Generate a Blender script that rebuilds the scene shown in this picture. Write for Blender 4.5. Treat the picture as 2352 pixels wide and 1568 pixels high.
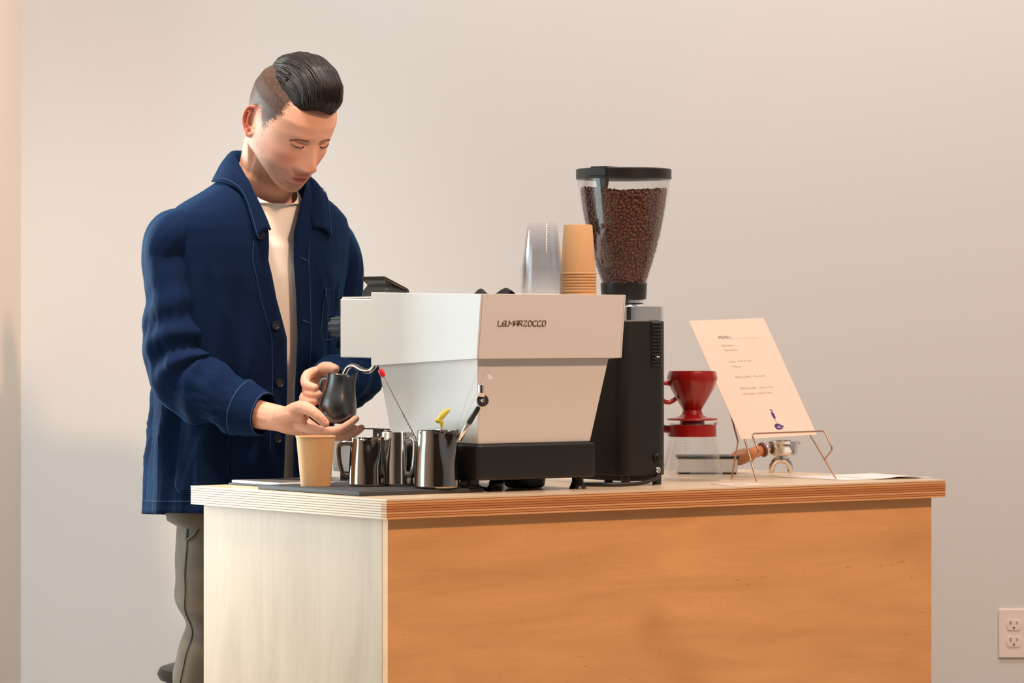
import bpy, bmesh, math, random
import numpy as np
from mathutils import Vector, Matrix, noise as mnoise

random.seed(7); RNG = np.random.default_rng(7)
scene = bpy.context.scene
COL = scene.collection
for o in list(bpy.data.objects):
    bpy.data.objects.remove(o)

# ---------------------------------------------------------------- camera, world, lights, exposure
CAM_Z = 1.243
cam_d = bpy.data.cameras.new('camera'); cam = bpy.data.objects.new('camera', cam_d); COL.objects.link(cam)
cam.location = (0, 0, CAM_Z); cam.rotation_euler = (math.pi / 2, 0, 0)
cam_d.sensor_width = 36; cam_d.lens = 7960 / 2352 * 36; cam_d.shift_y = -34 / 2352
cam_d.clip_end = 60
cam_d.dof.use_dof = True; cam_d.dof.focus_distance = 6.95; cam_d.dof.aperture_fstop = 5.0
scene.camera = cam

w = bpy.data.worlds.new('world'); scene.world = w; w.use_nodes = True
bg = w.node_tree.nodes['Background']
bg.inputs[0].default_value = (1.0, 0.96, 0.93, 1); bg.inputs[1].default_value = 0.30


def area(name, loc, target, sx, sy, energy, color, spread=180):
    d = bpy.data.lights.new(name, 'AREA'); d.shape = 'RECTANGLE'; d.size = sx; d.size_y = sy
    d.energy = energy; d.color = color; d.spread = math.radians(spread)
    o = bpy.data.objects.new(name, d); COL.objects.link(o); o.location = loc
    o.rotation_euler = (Vector(target) - Vector(loc)).to_track_quat('-Z', 'Y').to_euler()
    return o


area('window_daylight_rear', (-2.78, 8.65, 1.4), (-0.6, 7.3, 1.25), 1.0, 1.9, 180, (0.84, 0.97, 1.0))
area('window_daylight_side', (-2.78, 6.25, 1.3), (-0.3, 6.8, 1.2), 1.1, 1.9, 19.5, (0.72, 0.97, 1.0))
area('track_lamp_warm', (2.1, 4.3, 3.9), (0.2, 7.0, 1.0), 0.28, 0.28, 136, (1.0, 0.60, 0.37))
area('wall_fill_soft', (0.5, 6.6, 4.4), (0.4, 8.0, 0.9), 3.6, 0.5, 66, (0.93, 0.97, 1.0))  # unseen soft fill, added overhead to brighten and even out the back wall
area('ceiling_lamp_left', (-0.95, 6.3, 3.7), (-0.75, 8.05, -0.50), 0.4, 0.4, 9.0, (1.0, 0.84, 0.70), 46)

scene.view_settings.view_transform = 'Standard'; scene.view_settings.look = 'None'
scene.view_settings.gamma = 1.0; scene.view_settings.use_curve_mapping = False
scene.view_settings.exposure = 0.0
scene.cycles.transparent_max_bounces = 64


# ---------------------------------------------------------------- helpers
def lin(r, g, b):
    f = lambda c: c / 12.92 if c <= 0.04045 else ((c + 0.055) / 1.055) ** 2.4
    return (f(r / 255), f(g / 255), f(b / 255), 1)


def mat(name, c, rough=0.5, metal=0.0, var=0.06, vscale=12.0, bump=0.0, bscale=300.0, spec=0.5, stretch=(1, 1, 1), coat=0.0, sheen=0.0, sss=0.0):
    """Principled material whose colour and relief are varied by procedural noise in object space"""
    m = bpy.data.materials.new(name); m.use_nodes = True
    nt = m.node_tree; n = nt.nodes; l = nt.links; p = n['Principled BSDF']
    tc = n.new('ShaderNodeTexCoord'); mp = n.new('ShaderNodeMapping'); mp.inputs['Scale'].default_value = stretch
    l.new(tc.outputs['Object'], mp.inputs[0])
    nz = n.new('ShaderNodeTexNoise'); nz.inputs['Scale'].default_value = vscale; nz.inputs['Detail'].default_value = 3
    l.new(mp.outputs[0], nz.inputs['Vector'])
    mx = n.new('ShaderNodeMix'); mx.data_type = 'RGBA'
    mx.inputs[6].default_value = tuple(max(0, v * (1 - var)) for v in c[:3]) + (1,)
    mx.inputs[7].default_value = tuple(min(1, v * (1 + var)) for v in c[:3]) + (1,)
    l.new(nz.outputs['Fac'], mx.inputs[0]); l.new(mx.outputs[2], p.inputs['Base Color'])
    p.inputs['Roughness'].default_value = rough; p.inputs['Metallic'].default_value = metal
    p.inputs['Specular IOR Level'].default_value = spec
    p.inputs['Coat Weight'].default_value = coat
    p.inputs['Sheen Weight'].default_value = sheen
    if sss:
        p.inputs['Subsurface Weight'].default_value = sss
    if bump:
        nb = n.new('ShaderNodeTexNoise'); nb.inputs['Scale'].default_value = bscale; nb.inputs['Detail'].default_value = 2
        l.new(mp.outputs[0], nb.inputs['Vector'])
        b = n.new('ShaderNodeBump'); b.inputs['Strength'].default_value = bump; b.inputs['Distance'].default_value = 0.001
        l.new(nb.outputs['Fac'], b.inputs['Height']); l.new(b.outputs[0], p.inputs['Normal'])
    return m


def glass(name, c=(1, 1, 1, 1), rough=0.02, base=0.022, edge=0.32):
    """thin clear sheet: mostly transmitting, with a fresnel gloss"""
    m = bpy.data.materials.new(name); m.use_nodes = True
    nt = m.node_tree; n = nt.nodes; l = nt.links; n.remove(n['Principled BSDF'])
    tr = n.new('ShaderNodeBsdfTransparent'); gl = n.new('ShaderNodeBsdfGlossy'); gl.inputs['Roughness'].default_value = rough
    nz = n.new('ShaderNodeTexNoise'); nz.inputs['Scale'].default_value = 40
    cr = n.new('ShaderNodeMix'); cr.data_type = 'RGBA'; cr.inputs[6].default_value = c
    cr.inputs[7].default_value = tuple(v * 0.97 for v in c[:3]) + (1,)
    l.new(nz.outputs['Fac'], cr.inputs[0]); l.new(cr.outputs[2], tr.inputs[0])
    lw = n.new('ShaderNodeLayerWeight'); lw.inputs[0].default_value = 0.25
    fr = n.new('ShaderNodeMapRange'); l.new(lw.outputs['Facing'], fr.inputs[0])
    fr.inputs[1].default_value = 0.0; fr.inputs[2].default_value = 1.0; fr.inputs[3].default_value = base; fr.inputs[4].default_value = edge
    mx = n.new('ShaderNodeMixShader'); l.new(fr.outputs[0], mx.inputs[0]); l.new(tr.outputs[0], mx.inputs[1]); l.new(gl.outputs[0], mx.inputs[2])
    l.new(mx.outputs[0], n['Material Output'].inputs[0])
    return m


class MB:
    """collects vertices and faces, links them as one mesh object"""
    def __init__(s): s.v = []; s.f = []

    def add(s, vs, fs):
        k = len(s.v); s.v += [tuple(map(float, p)) for p in vs]; s.f += [tuple(i + k for i in q) for q in fs]; return s

    def box(s, x0, x1, y0, y1, z0, z1, M=None):
        vs = [Vector((x, y, z)) for z in (z0, z1) for y in (y0, y1) for x in (x0, x1)]
        if M: vs = [M @ p for p in vs]
        return s.add(vs, [(0, 2, 3, 1), (4, 5, 7, 6), (0, 1, 5, 4), (2, 6, 7, 3), (0, 4, 6, 2), (1, 3, 7, 5)])

    def hexa(s, p):   # eight corners, bottom ring (4, counter-clockwise from above) then top ring
        return s.add(p, [(3, 2, 1, 0), (4, 5, 6, 7), (0, 1, 5, 4), (1, 2, 6, 5), (2, 3, 7, 6), (3, 0, 4, 7)])

    def prism(s, poly, h0, h1, M=None):
        n = len(poly); vs = [Vector((x, y, h0)) for x, y in poly] + [Vector((x, y, h1)) for x, y in poly]
        if M: vs = [M @ p for p in vs]
        return s.add(vs, [tuple(range(n - 1, -1, -1)), tuple(range(n, 2 * n))] + [(i, (i + 1) % n, n + (i + 1) % n, n + i) for i in range(n)])

    def lathe(s, prof, seg=48, M=None, close=True, squash=1.0):
        n = len(prof); vs = []; fs = []
        for k in range(seg):
            a = 2 * math.pi * k / seg
            for r, z in prof:
                p = Vector((r * math.cos(a), r * math.sin(a) * squash, z)); vs.append(M @ p if M else p)
        for k in range(seg):
            k2 = (k + 1) % seg
            for i in range(n - 1): fs.append((k * n + i, k2 * n + i, k2 * n + i + 1, k * n + i + 1))
        if close:
            if prof[0][0] > 1e-6: fs.append(tuple(k * n for k in range(seg - 1, -1, -1)))
            if prof[-1][0] > 1e-6: fs.append(tuple(k * n + n - 1 for k in range(seg)))
        return s.add(vs, fs)

    def rings(s, rings, cap=True):
        m = len(rings[0]); vs = [p for r in rings for p in r]; fs = []
        for i in range(len(rings) - 1):
            for j in range(m):
                j2 = (j + 1) % m; fs.append((i * m + j, i * m + j2, (i + 1) * m + j2, (i + 1) * m + j))
        if cap:
            fs.append(tuple(range(m - 1, -1, -1))); k = (len(rings) - 1) * m; fs.append(tuple(range(k, k + m)))
        return s.add(vs, fs)

    def tube(s, pts, r, seg=10, cap=True, round_ends=False, flat=1.0):
        """tube along a polyline; r a number or one radius per point; flat squashes the second axis"""
        P = [Vector(p) for p in pts]; n = len(P)
        R = [r] * n if isinstance(r, (int, float)) else list(r)
        if round_ends:
            d0 = (P[0] - P[1]).normalized(); d1 = (P[-1] - P[-2]).normalized()
            a = [(P[0] + d0 * R[0] * math.sin(t), R[0] * max(0.02, math.cos(t))) for t in (1.57, 1.2, 0.8, 0.4)]
            b = [(P[-1] + d1 * R[-1] * math.sin(t), R[-1] * max(0.02, math.cos(t))) for t in (0.4, 0.8, 1.2, 1.57)]
            P = [q[0] for q in a] + P + [q[0] for q in b]; R = [q[1] for q in a] + R + [q[1] for q in b]; n = len(P)
        T = [(P[min(i + 1, n - 1)] - P[max(i - 1, 0)]).normalized() for i in range(n)]
        up = Vector((0, 0, 1)) if abs(T[0].z) < 0.9 else Vector((1, 0, 0))
        A = T[0].cross(up).normalized(); rings = []
        for i in range(n):
            A = (A - T[i] * A.dot(T[i])).normalized(); B = T[i].cross(A)
            rings.append([P[i] + (A * math.cos(2 * math.pi * k / seg) + B * math.sin(2 * math.pi * k / seg) * flat) * R[i] for k in range(seg)])
        return s.rings(rings, cap)

    def grid(s, rows, wrap=False):
        m = len(rows[0]); vs = [p for r in rows for p in r]; fs = []
        for i in range(len(rows) - 1):
            for j in range(m if wrap else m - 1):
                j2 = (j + 1) % m; fs.append((i * m + j, i * m + j2, (i + 1) * m + j2, (i + 1) * m + j))
        return s.add(vs, fs)

    def blob(s, c, rx, ry, rz, M=None, nu=12, nv=16):
        rings = []
        for i in range(nu + 1):
            t = math.pi * i / nu; st = max(math.sin(t), 0.01)
            rr = [Vector((rx * st * math.cos(2 * math.pi * j / nv), ry * st * math.sin(2 * math.pi * j / nv), -rz * math.cos(t))) for j in range(nv)]
            rings.append([(M @ p if M else p) + Vector(c) for p in rr])
        return s.rings(rings)

    def build(s, name, m, parent=None, smooth=True, bevel=0.0, origin=None, recalc=True, auto=True, solid=0.0, sub=0):
        vs = s.v
        if origin is not None: vs = [(x - origin[0], y - origin[1], z - origin[2]) for x, y, z in vs]
        me = bpy.data.meshes.new(name); me.from_pydata(vs, [], s.f)
        if recalc:
            bm = bmesh.new(); bm.from_mesh(me); bmesh.ops.recalc_face_normals(bm, faces=bm.faces); bm.to_mesh(me); bm.free()
        if smooth:
            me.polygons.foreach_set('use_smooth', [True] * len(me.polygons))
            if auto: me.set_sharp_from_angle(angle=math.radians(38))
        me.materials.append(m)
        o = bpy.data.objects.new(name, me); COL.objects.link(o)
        if parent: o.parent = parent
        if solid:
            md = o.modifiers.new('thickness', 'SOLIDIFY'); md.thickness = abs(solid); md.offset = -1 if solid > 0 else 1
        if sub:
            md = o.modifiers.new('subdivision', 'SUBSURF'); md.levels = sub; md.render_levels = sub
        if bevel:
            md = o.modifiers.new('bevel', 'BEVEL'); md.width = bevel; md.segments = 2; md.limit_method = 'ANGLE'
        return o


def tag(o, label, cat, group=None, kind=None):
    o['label'] = label; o['category'] = cat
    if group: o['group'] = group
    if kind: o['kind'] = kind
    return o


def thing(name, label, cat, loc=(0, 0, 0), rz=0.0, group=None):
    o = bpy.data.objects.new(name, None); COL.objects.link(o); o.location = loc; o.rotation_euler = (0, 0, rz)
    o.empty_display_size = 0.05
    return tag(o, label, cat, group)


def dup(root, loc, label, group=None):
    r = root.copy(); COL.objects.link(r); r.location = loc; r['label'] = label
    if group: r['group'] = group
    for ch in list(root.children):
        c = ch.copy(); COL.objects.link(c); c.parent = r
    return r


def struct(name, mb, m, parent=None, **k):
    o = mb.build(name, m, parent, **k); o['kind'] = 'structure'; return o


def rrect(x0, x1, y0, y1, r, n=6):
    pts = []
    for cx, cy, a0 in ((x1 - r, y1 - r, 0), (x0 + r, y1 - r, 90), (x0 + r, y0 + r, 180), (x1 - r, y0 + r, 270)):
        for k in range(n + 1):
            a = math.radians(a0 + 90 * k / n); pts.append((cx + r * math.cos(a), cy + r * math.sin(a)))
    return pts


def smooth_path(pts, n=6):
    """Catmull-Rom through the points"""
    P = [Vector(p) for p in pts]; out = []
    for i in range(len(P) - 1):
        a, b, c, d = P[max(i - 1, 0)], P[i], P[i + 1], P[min(i + 2, len(P) - 1)]
        for k in range(n):
            t = k / n
            out.append(0.5 * ((2 * b) + (c - a) * t + (2 * a - 5 * b + 4 * c - d) * t * t + (3 * b - a - 3 * c + d) * t ** 3))
    out.append(P[-1]); return out


def interp(x, xs, ys): return float(np.interp(x, xs, ys))


# ---------------------------------------------------------------- counter frame: u along the customer side, v towards the barista
TH = math.radians(36.408)
NX, NY, TOP = -0.2343, 6.4763, 0.92
CU, CV = (math.cos(TH), math.sin(TH)), (-math.sin(TH), math.cos(TH))


def W(u, v, z=TOP): return (NX + u * CU[0] + v * CV[0], NY + u * CU[1] + v * CV[1], z)


# ---------------------------------------------------------------- materials
M_wall = mat('wall_paint', lin(212, 217, 220), 0.85, var=0.012, vscale=1.5, bump=0.05, bscale=500)
M_pier = mat('pier_paint', lin(232, 222, 210), 0.85, var=0.012, vscale=1.5, bump=0.05, bscale=500)
M_floor = mat('concrete_floor', lin(150, 142, 134), 0.5, var=0.12, vscale=4)
M_dark = mat('dark_room_panel', lin(92, 72, 58), 0.7, var=0.2, vscale=1.2)
M_white = mat('white_powder_coat', lin(224, 222, 220), 0.38, var=0.01, vscale=20)
M_black = mat('black_plastic', lin(24, 23, 22), 0.42, var=0.15, vscale=30, bump=0.05, bscale=700)
M_blackmetal = mat('black_grinder_paint', lin(20, 19, 18), 0.48, var=0.1, vscale=10, bump=0.08, bscale=900)
M_rubber = mat('black_rubber', lin(56, 58, 60), 0.65, var=0.12, vscale=20, bump=0.1, bscale=500)
M_chrome = mat('chrome', (0.78, 0.76, 0.74, 1), 0.08, 1.0, var=0.02)
M_steel = mat('polished_steel', (0.36, 0.32, 0.295, 1), 0.10, 1.0, var=0.03, vscale=5, stretch=(1, 1, 0.1))
M_steel2 = mat('bright_steel', (0.72, 0.70, 0.68, 1), 0.14, 1.0, var=0.03, vscale=5, stretch=(1, 1, 0.1))
M_gun = mat('matte_black_steel', (0.15, 0.155, 0.16, 1), 0.30, 1.0, var=0.08, vscale=25)
M_kraft = mat('kraft_paper', lin(212, 168, 118), 0.75, var=0.05, vscale=60, bump=0.1, bscale=800)
M_paper = mat('cream_paper', lin(228, 210, 194), 0.8, var=0.01)
M_paperw = mat('white_paper', lin(240, 236, 232), 0.8, var=0.01)
M_ink = mat('grey_ink', lin(172, 154, 142), 0.8, var=0.05)
M_inkd = mat('dark_ink', lin(72, 68, 70), 0.8, var=0.05)
M_purple = mat('purple_ink', lin(74, 52, 120), 0.8, var=0.35, vscale=400)
M_copper = mat('copper_wire', (0.52, 0.33, 0.24, 1), 0.32, 1.0, var=0.06)
M_red = mat('red_plastic', lin(150, 18, 16), 0.28, var=0.08, vscale=10, coat=0.2)
M_redtip = mat('red_silicone', lin(225, 30, 36), 0.4, var=0.05)
M_yellow = mat('yellow_silicone', lin(226, 214, 90), 0.5, var=0.06)
M_wood = mat('varnished_handle_wood', lin(190, 122, 76), 0.35, var=0.18, vscale=18, stretch=(0.25, 1, 1))
M_wooddk = mat('dark_wood_collar', lin(112, 58, 36), 0.4, var=0.15)
M_grey = mat('grey_plastic', lin(228, 224, 220), 0.45, var=0.03)
M_tablet = mat('grey_slate_glass', lin(120, 117, 112), 0.28, var=0.03)
M_alu = mat('white_edge', lin(242, 244, 248), 0.4, var=0.01)
M_plate = mat('outlet_plastic', lin(236, 226, 218), 0.35, var=0.01)
M_slot = mat('dark_slot', lin(46, 40, 36), 0.7, var=0.1)
M_glass = glass('clear_glass', (0.992, 0.993, 0.992, 1))
M_clear = glass('clear_plastic', (0.992, 0.992, 0.996, 1), 0.05, 0.014, 0.15)
M_knob = mat('grey_knob_rubber', lin(70, 78, 84), 0.5, var=0.1)
M_bean = mat('roasted_coffee_bean', lin(98, 56, 38), 0.38, var=0.45, vscale=60, coat=0.15)
M_crema = mat('dark_cloth', lin(40, 30, 32), 0.85, var=0.2, vscale=40, bump=0.3, bscale=600)
M_tub = mat('textured_black_plastic', lin(46, 52, 54), 0.3, var=0.5, vscale=160, bump=0.5, bscale=260)


def wood(name, base, dark, horizontal, knots=(), ply=False):
    """rotary-cut birch veneer: broad tone, thin contour lines, short dark flecks, optional swirl round knots"""
    m = bpy.data.materials.new(name); m.use_nodes = True
    nt = m.node_tree; n = nt.nodes; l = nt.links; p = n['Principled BSDF']
    tc = n.new('ShaderNodeTexCoord')

    def mapping(sc):
        mp = n.new('ShaderNodeMapping'); mp.inputs['Scale'].default_value = sc; l.new(tc.outputs['Object'], mp.inputs[0]); return mp.outputs[0]

    def noise(vec, scale, detail=3, dist=0.0):
        z = n.new('ShaderNodeTexNoise'); z.inputs['Scale'].default_value = scale; z.inputs['Detail'].default_value = detail
        z.inputs['Distortion'].default_value = dist; l.new(vec, z.inputs['Vector']); return z.outputs['Fac']

    def math_(op, a, b):
        z = n.new('ShaderNodeMath'); z.operation = op
        for i, x in enumerate((a, b)):
            if isinstance(x, (int, float)): z.inputs[i].default_value = x
            elif x is not None: l.new(x, z.inputs[i])
        return z.outputs[0]

    def ramp(fac, a, b, lo=0.0, hi=1.0):
        z = n.new('ShaderNodeMapRange'); z.inputs[1].default_value = a; z.inputs[2].default_value = b
        z.inputs[3].default_value = lo; z.inputs[4].default_value = hi; l.new(fac, z.inputs[0]); return z.outputs[0]

    def mixc(fac, a, b):
        z = n.new('ShaderNodeMix'); z.data_type = 'RGBA'; l.new(fac, z.inputs[0])
        for i, x in ((6, a), (7, b)):
            if isinstance(x, tuple): z.inputs[i].default_value = x
            else: l.new(x, z.inputs[i])
        return z.outputs[2]
    s = (0.8, 0.8, 4.4) if horizontal else (3.4, 3.4, 0.7)
    v = mapping(s)
    broad = noise(v, 2.6, 4, 1.2)
    fld = noise(v, 1.3, 2, 0.9)
    kn = None
    for (kx, kz, kr, amp) in knots:
        d = n.new('ShaderNodeVectorMath'); d.operation = 'DISTANCE'
        mp = mapping((1, 0, 1)); l.new(mp, d.inputs[0]); d.inputs[1].default_value = (kx, 0, kz)
        g = ramp(d.outputs['Value'], 0.0, kr, 1.0, 0.0); g = math_('POWER', g, 2.0); g = math_('MULTIPLY', g, amp)
        kn = g if kn is None else math_('ADD', kn, g)
    if kn is not None:
        fld = math_('ADD', fld, math_('MULTIPLY', kn, 0.45))
    lines = math_('FRACT', math_('MULTIPLY', fld, 34.0), None)
    line = ramp(lines, 0.0, 0.10, 1.0, 0.0)
    fine = noise(mapping((1.2, 1.2, 60) if horizontal else (60, 60, 1.0)), 4.0, 3)
    fleck = noise(mapping((22, 22, 130) if horizontal else (120, 120, 14)), 1.0, 2)
    fl = ramp(fleck, 0.70 if horizontal else 0.715, 0.78, 0.0, 1.0)
    mask = ramp(noise(mapping((1, 1, 1)), 5.0, 1), 0.48, 0.62, 0.0, 1.0)
    col = mixc(ramp(broad, 0.3, 0.7), base, tuple(base[i] * (0.80, 0.76, 0.70)[i] for i in range(3)) + (1,))
    col = mixc(math_('MULTIPLY', line, 0.10 if horizontal else 0.06), col, dark)
    col = mixc(math_('MULTIPLY', ramp(fine, 0.35, 0.75), 0.10), col, dark)
    col = mixc(math_('MULTIPLY', math_('MULTIPLY', fl, mask), 0.75 if horizontal else 0.6), col, dark)
    if kn is not None:
        col = mixc(ramp(kn, 0.15, 1.2, 0.0, 0.75), col, dark)
    l.new(col, p.inputs['Base Color'])
    p.inputs['Roughness'].default_value = 0.5
    return m


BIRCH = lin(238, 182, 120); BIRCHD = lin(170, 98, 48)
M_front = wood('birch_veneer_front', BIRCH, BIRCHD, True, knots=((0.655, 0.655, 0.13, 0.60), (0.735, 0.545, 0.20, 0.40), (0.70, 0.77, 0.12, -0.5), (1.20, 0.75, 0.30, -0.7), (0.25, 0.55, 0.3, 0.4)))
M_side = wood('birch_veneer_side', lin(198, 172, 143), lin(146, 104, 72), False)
M_plyl = mat('birch_ply_long_grain', lin(224, 204, 178), 0.55, var=0.10, vscale=14, stretch=(0.4, 0.4, 3))
M_plyd = mat('birch_ply_end_grain', lin(172, 132, 98), 0.65, var=0.30, vscale=20, stretch=(1, 1, 3), bump=0.3, bscale=400)
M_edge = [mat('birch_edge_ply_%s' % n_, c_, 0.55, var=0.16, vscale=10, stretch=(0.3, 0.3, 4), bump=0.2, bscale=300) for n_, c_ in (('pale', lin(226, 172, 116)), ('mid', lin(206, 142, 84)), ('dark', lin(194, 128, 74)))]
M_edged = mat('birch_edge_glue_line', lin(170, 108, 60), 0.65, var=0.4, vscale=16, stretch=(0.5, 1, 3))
M_topv = mat('birch_top_veneer', lin(232, 206, 172), 0.35, var=0.07, vscale=6, stretch=(0.3, 3, 1), coat=0.15)

# ---------------------------------------------------------------- the setting
struct('floor', MB().box(-4.5, 5.7, -3.2, 10.65, -0.1, 0), M_floor, smooth=False)
struct('wall_back', MB().box(-1.235, 5.5, 8.08, 8.25, 0, 4.4), M_wall, smooth=False)
struct('wall_pier', MB().prism([(-1.235, 7.64), (-1.155, 7.64), (-1.145, 7.66), (-1.145, 8.08), (-1.235, 8.08)], 0, 4.4), M_pier, smooth=False)
lw = MB().box(-3.1, -2.95, -3, 10.5, 0, 0.28).box(-3.1, -2.95, -3, 10.5, 2.48, 3.6)
for ya, yb in ((-3, 5.65), (6.85, 8.05), (9.25, 10.5)): lw.box(-3.1, -2.95, ya, yb, 0.28, 2.48)
struct('wall_left', lw, M_pier, smooth=False)
struct('wall_far', MB().box(-3.1, -1.235, 10.5, 10.65, 0, 3.6), M_pier, smooth=False)
struct('wall_front', MB().box(-4.5, 5.5, -3.2, -3.0, 0, 3.6), M_dark, smooth=False)
struct('wall_right', MB().box(5.5, 5.7, -3, 10.5, 0, 3.6), M_wall, smooth=False)
struct('baseboard_back', MB().box(-1.145, 5.5, 8.065, 8.08, 0, 0.09), M_wall, smooth=False, bevel=0.003)
for k, (ya, yb) in enumerate(((8.05, 9.25), (5.65, 6.85))):
    struct('window_%d' % (k + 1), MB().box(-2.92, -2.86, ya, yb, 0.28, 0.34).box(-2.92, -2.86, ya, yb, 2.41, 2.48).box(-2.92, -2.86, ya, ya + 0.06, 0.34, 2.41).box(-2.92, -2.86, yb - 0.06, yb, 0.34, 2.41), M_white, smooth=False)

# wall outlet
ox, oz = 1.134 + 0.0349, 0.529
t = thing('wall_outlet', 'white duplex power outlet on the wall at the far right', 'outlet', (ox, 8.08, oz))
MB().prism(rrect(-0.0349, 0.0349, -0.0572, 0.0572, 0.003), 0, 0.006, Matrix.Rotation(math.pi / 2, 4, 'X')).build('cover_plate', M_plate, t, bevel=0.002)
for s in (1, -1):
    zc = 0.0195 * s
    face = [(0.0172 * math.cos(a) if abs(math.cos(a)) < 0.98 else 0.0172 * math.copysign(1, math.cos(a)), max(-0.0125, min(0.0125, 0.0172 * math.sin(a))) + zc) for a in [2 * math.pi * k / 28 for k in range(28)]]
    rc = MB().prism(face, 0.006, 0.0082, Matrix.Rotation(math.pi / 2, 4, 'X')).build('receptacle', M_plate, t, bevel=0.0004)
    MB().box(-0.0085, -0.0062, -0.0088, -0.0081, zc + 0.0005, zc + 0.0085).box(0.0062, 0.0081, -0.0088, -0.0081, zc + 0.001, zc + 0.008).build('slot', M_slot, rc, smooth=False)
    MB().lathe([(0.0026, 0), (0.0026, 0.0007)], 14, Matrix.Translation((0, -0.0081, zc - 0.0065)) @ Matrix.Rotation(math.pi / 2, 4, 'X')).build('ground_hole', M_slot, rc)
MB().lathe([(0.003, 0), (0.0026, 0.001), (0.0001, 0.0012)], 14, Matrix.Translation((0, -0.0060, 0)) @ Matrix.Rotation(math.pi / 2, 4, 'X')).build('screw', M_plate, t)

# ---------------------------------------------------------------- counter: cabinet and top
CL, CD = 1.430, 0.7055
ct = thing('countertop', 'thick birch plywood countertop with striped layered edges', 'countertop', W(0, 0, 0), TH)
NP = 15; z0 = TOP - 0.0372; zz = z0
for k in range(NP):
    hgt = 0.00345 if k % 2 == 0 else 0.0013714; ins = 0.0 if k % 2 == 0 else 0.0009
    m = M_topv if k == NP - 1 else (M_plyl if k % 2 == 0 else M_plyd)
    MB().box(ins, CL - ins, 0.0175 + (0.0006 if k % 2 else 0), CD - ins, zz, zz + hgt).build('ply', m, ct, smooth=False)
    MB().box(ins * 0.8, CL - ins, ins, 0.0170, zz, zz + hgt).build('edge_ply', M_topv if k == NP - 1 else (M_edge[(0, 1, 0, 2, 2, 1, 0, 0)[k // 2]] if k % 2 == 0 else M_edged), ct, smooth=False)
    zz += hgt
cb = thing('counter_cabinet', 'pale birch plywood counter base with plain veneered panels', 'counter', W(0, 0, 0), TH)
ZT = TOP - 0.0372; PT = 0.018
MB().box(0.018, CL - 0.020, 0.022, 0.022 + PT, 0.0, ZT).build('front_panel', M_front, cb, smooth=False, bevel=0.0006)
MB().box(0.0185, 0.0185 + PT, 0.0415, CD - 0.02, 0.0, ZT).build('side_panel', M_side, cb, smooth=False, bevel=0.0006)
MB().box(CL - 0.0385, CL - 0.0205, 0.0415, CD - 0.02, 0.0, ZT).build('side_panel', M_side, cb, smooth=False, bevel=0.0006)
MB().box(0.037, CL - 0.039, 0.10, CD - 0.04, 0.30, 0.318).build('shelf', M_side, cb, smooth=False)
MB().box(0.037, CL - 0.039, CD - 0.1, CD - 0.05, ZT - 0.08, ZT).build('rear_rail', M_side, cb, smooth=False)
MB().lathe([(0.004, 0), (0.004, -0.004), (0.001, -0.005)], 12, Matrix.Translation((CL - 0.014, 0.05, ZT - 0.0003))).build('screw_head', M_black, cb)

# ---------------------------------------------------------------- mat, tablet, paper
t = thing('tamping_mat', 'thick black rubber mat under the paper cup and steel pitchers', 'mat', W(0.026, 0.128), TH)
MB().prism(rrect(0, 0.292, 0, 0.365, 0.003), 0.0005, 0.0085).build('mat_sheet', M_rubber, t, bevel=0.0012)
MB().box(0.004, 0.288, 0.02, 0.35, 0.0085, 0.0092).build('raised_ribs', M_rubber, t, smooth=False)
tb = thing('tablet_computer', 'flat grey tablet with white edges lying behind the paper cup', 'tablet', W(0.092, 0.515), TH)
MB().prism(rrect(0.0, 0.25, 0.0, 0.185, 0.006), 0.004, 0.0095).build('white_rim', M_alu, tb, bevel=0.001)
MB().prism(rrect(0.004, 0.246, 0.004, 0.181, 0.005), 0.0095, 0.0100).build('glass_screen', M_tablet, tb)
MB().prism(rrect(-0.006, 0.254, -0.01, 0.187, 0.006), 0.0003, 0.004).build('black_cover', M_rubber, tb, bevel=0.0008)

# ---------------------------------------------------------------- espresso machine (x along u, y along v, z from the counter)
mx0, my0 = 0.43, 0.05
em = thing('espresso_machine', 'white boxy espresso machine with black base on the plywood counter', 'espresso machine', W(mx0, my0, TOP), TH)


def uvz(u, v, z): return (u - mx0, v - my0, z)


def taper(name, m, lo, hi, zl, zh, bevel=0.0015, parent=em):
    """box with four corners (u0,v0,u1,v1) below and above; zl/zh give a height at the back and at the front"""
    (a, b, c, d), (e, f, g, h) = lo, hi
    p = [uvz(a, b, zl[0]), uvz(c, b, zl[0]), uvz(c, d, zl[1]), uvz(a, d, zl[1]), uvz(e, f, zh[0]), uvz(g, f, zh[0]), uvz(g, h, zh[1]), uvz(e, h, zh[1])]
    return MB().hexa(p).build(name, m, parent, smooth=False, bevel=bevel)


# upper body: two side panels, sloping back panel, cup tray between
for (ua, ub) in ((0.2542, 0.2580), (0.6055, 0.6093)):
    p = [uvz(ua, 0.064, 0.2610), uvz(ub, 0.064, 0.2610), uvz(ub, 0.428, 0.2442), uvz(ua, 0.428, 0.2442), uvz(ua, 0.050, 0.3860), uvz(ub, 0.050, 0.3860), uvz(ub, 0.428, 0.3922), uvz(ua, 0.428, 0.3922)]
    MB().hexa(p).build('side_panel', M_white, em, smooth=False, bevel=0.0012)
bp = taper('back_panel', M_white, (0.2585, 0.0640, 0.6050, 0.0665), (0.2585, 0.0500, 0.6050, 0.0525), (0.2610, 0.2610), (0.3862, 0.3862), 0.0008)
taper('cup_tray', M_chrome, (0.2582, 0.069, 0.6052, 0.426), (0.2582, 0.056, 0.6052, 0.426), (0.372, 0.372), (0.3795, 0.3795), 0.001)
taper('upper_case', M_white, (0.2582, 0.0705, 0.6052, 0.424), (0.2582, 0.058, 0.6052, 0.424), (0.2622, 0.2622), (0.3715, 0.3715), 0.001)
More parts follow.
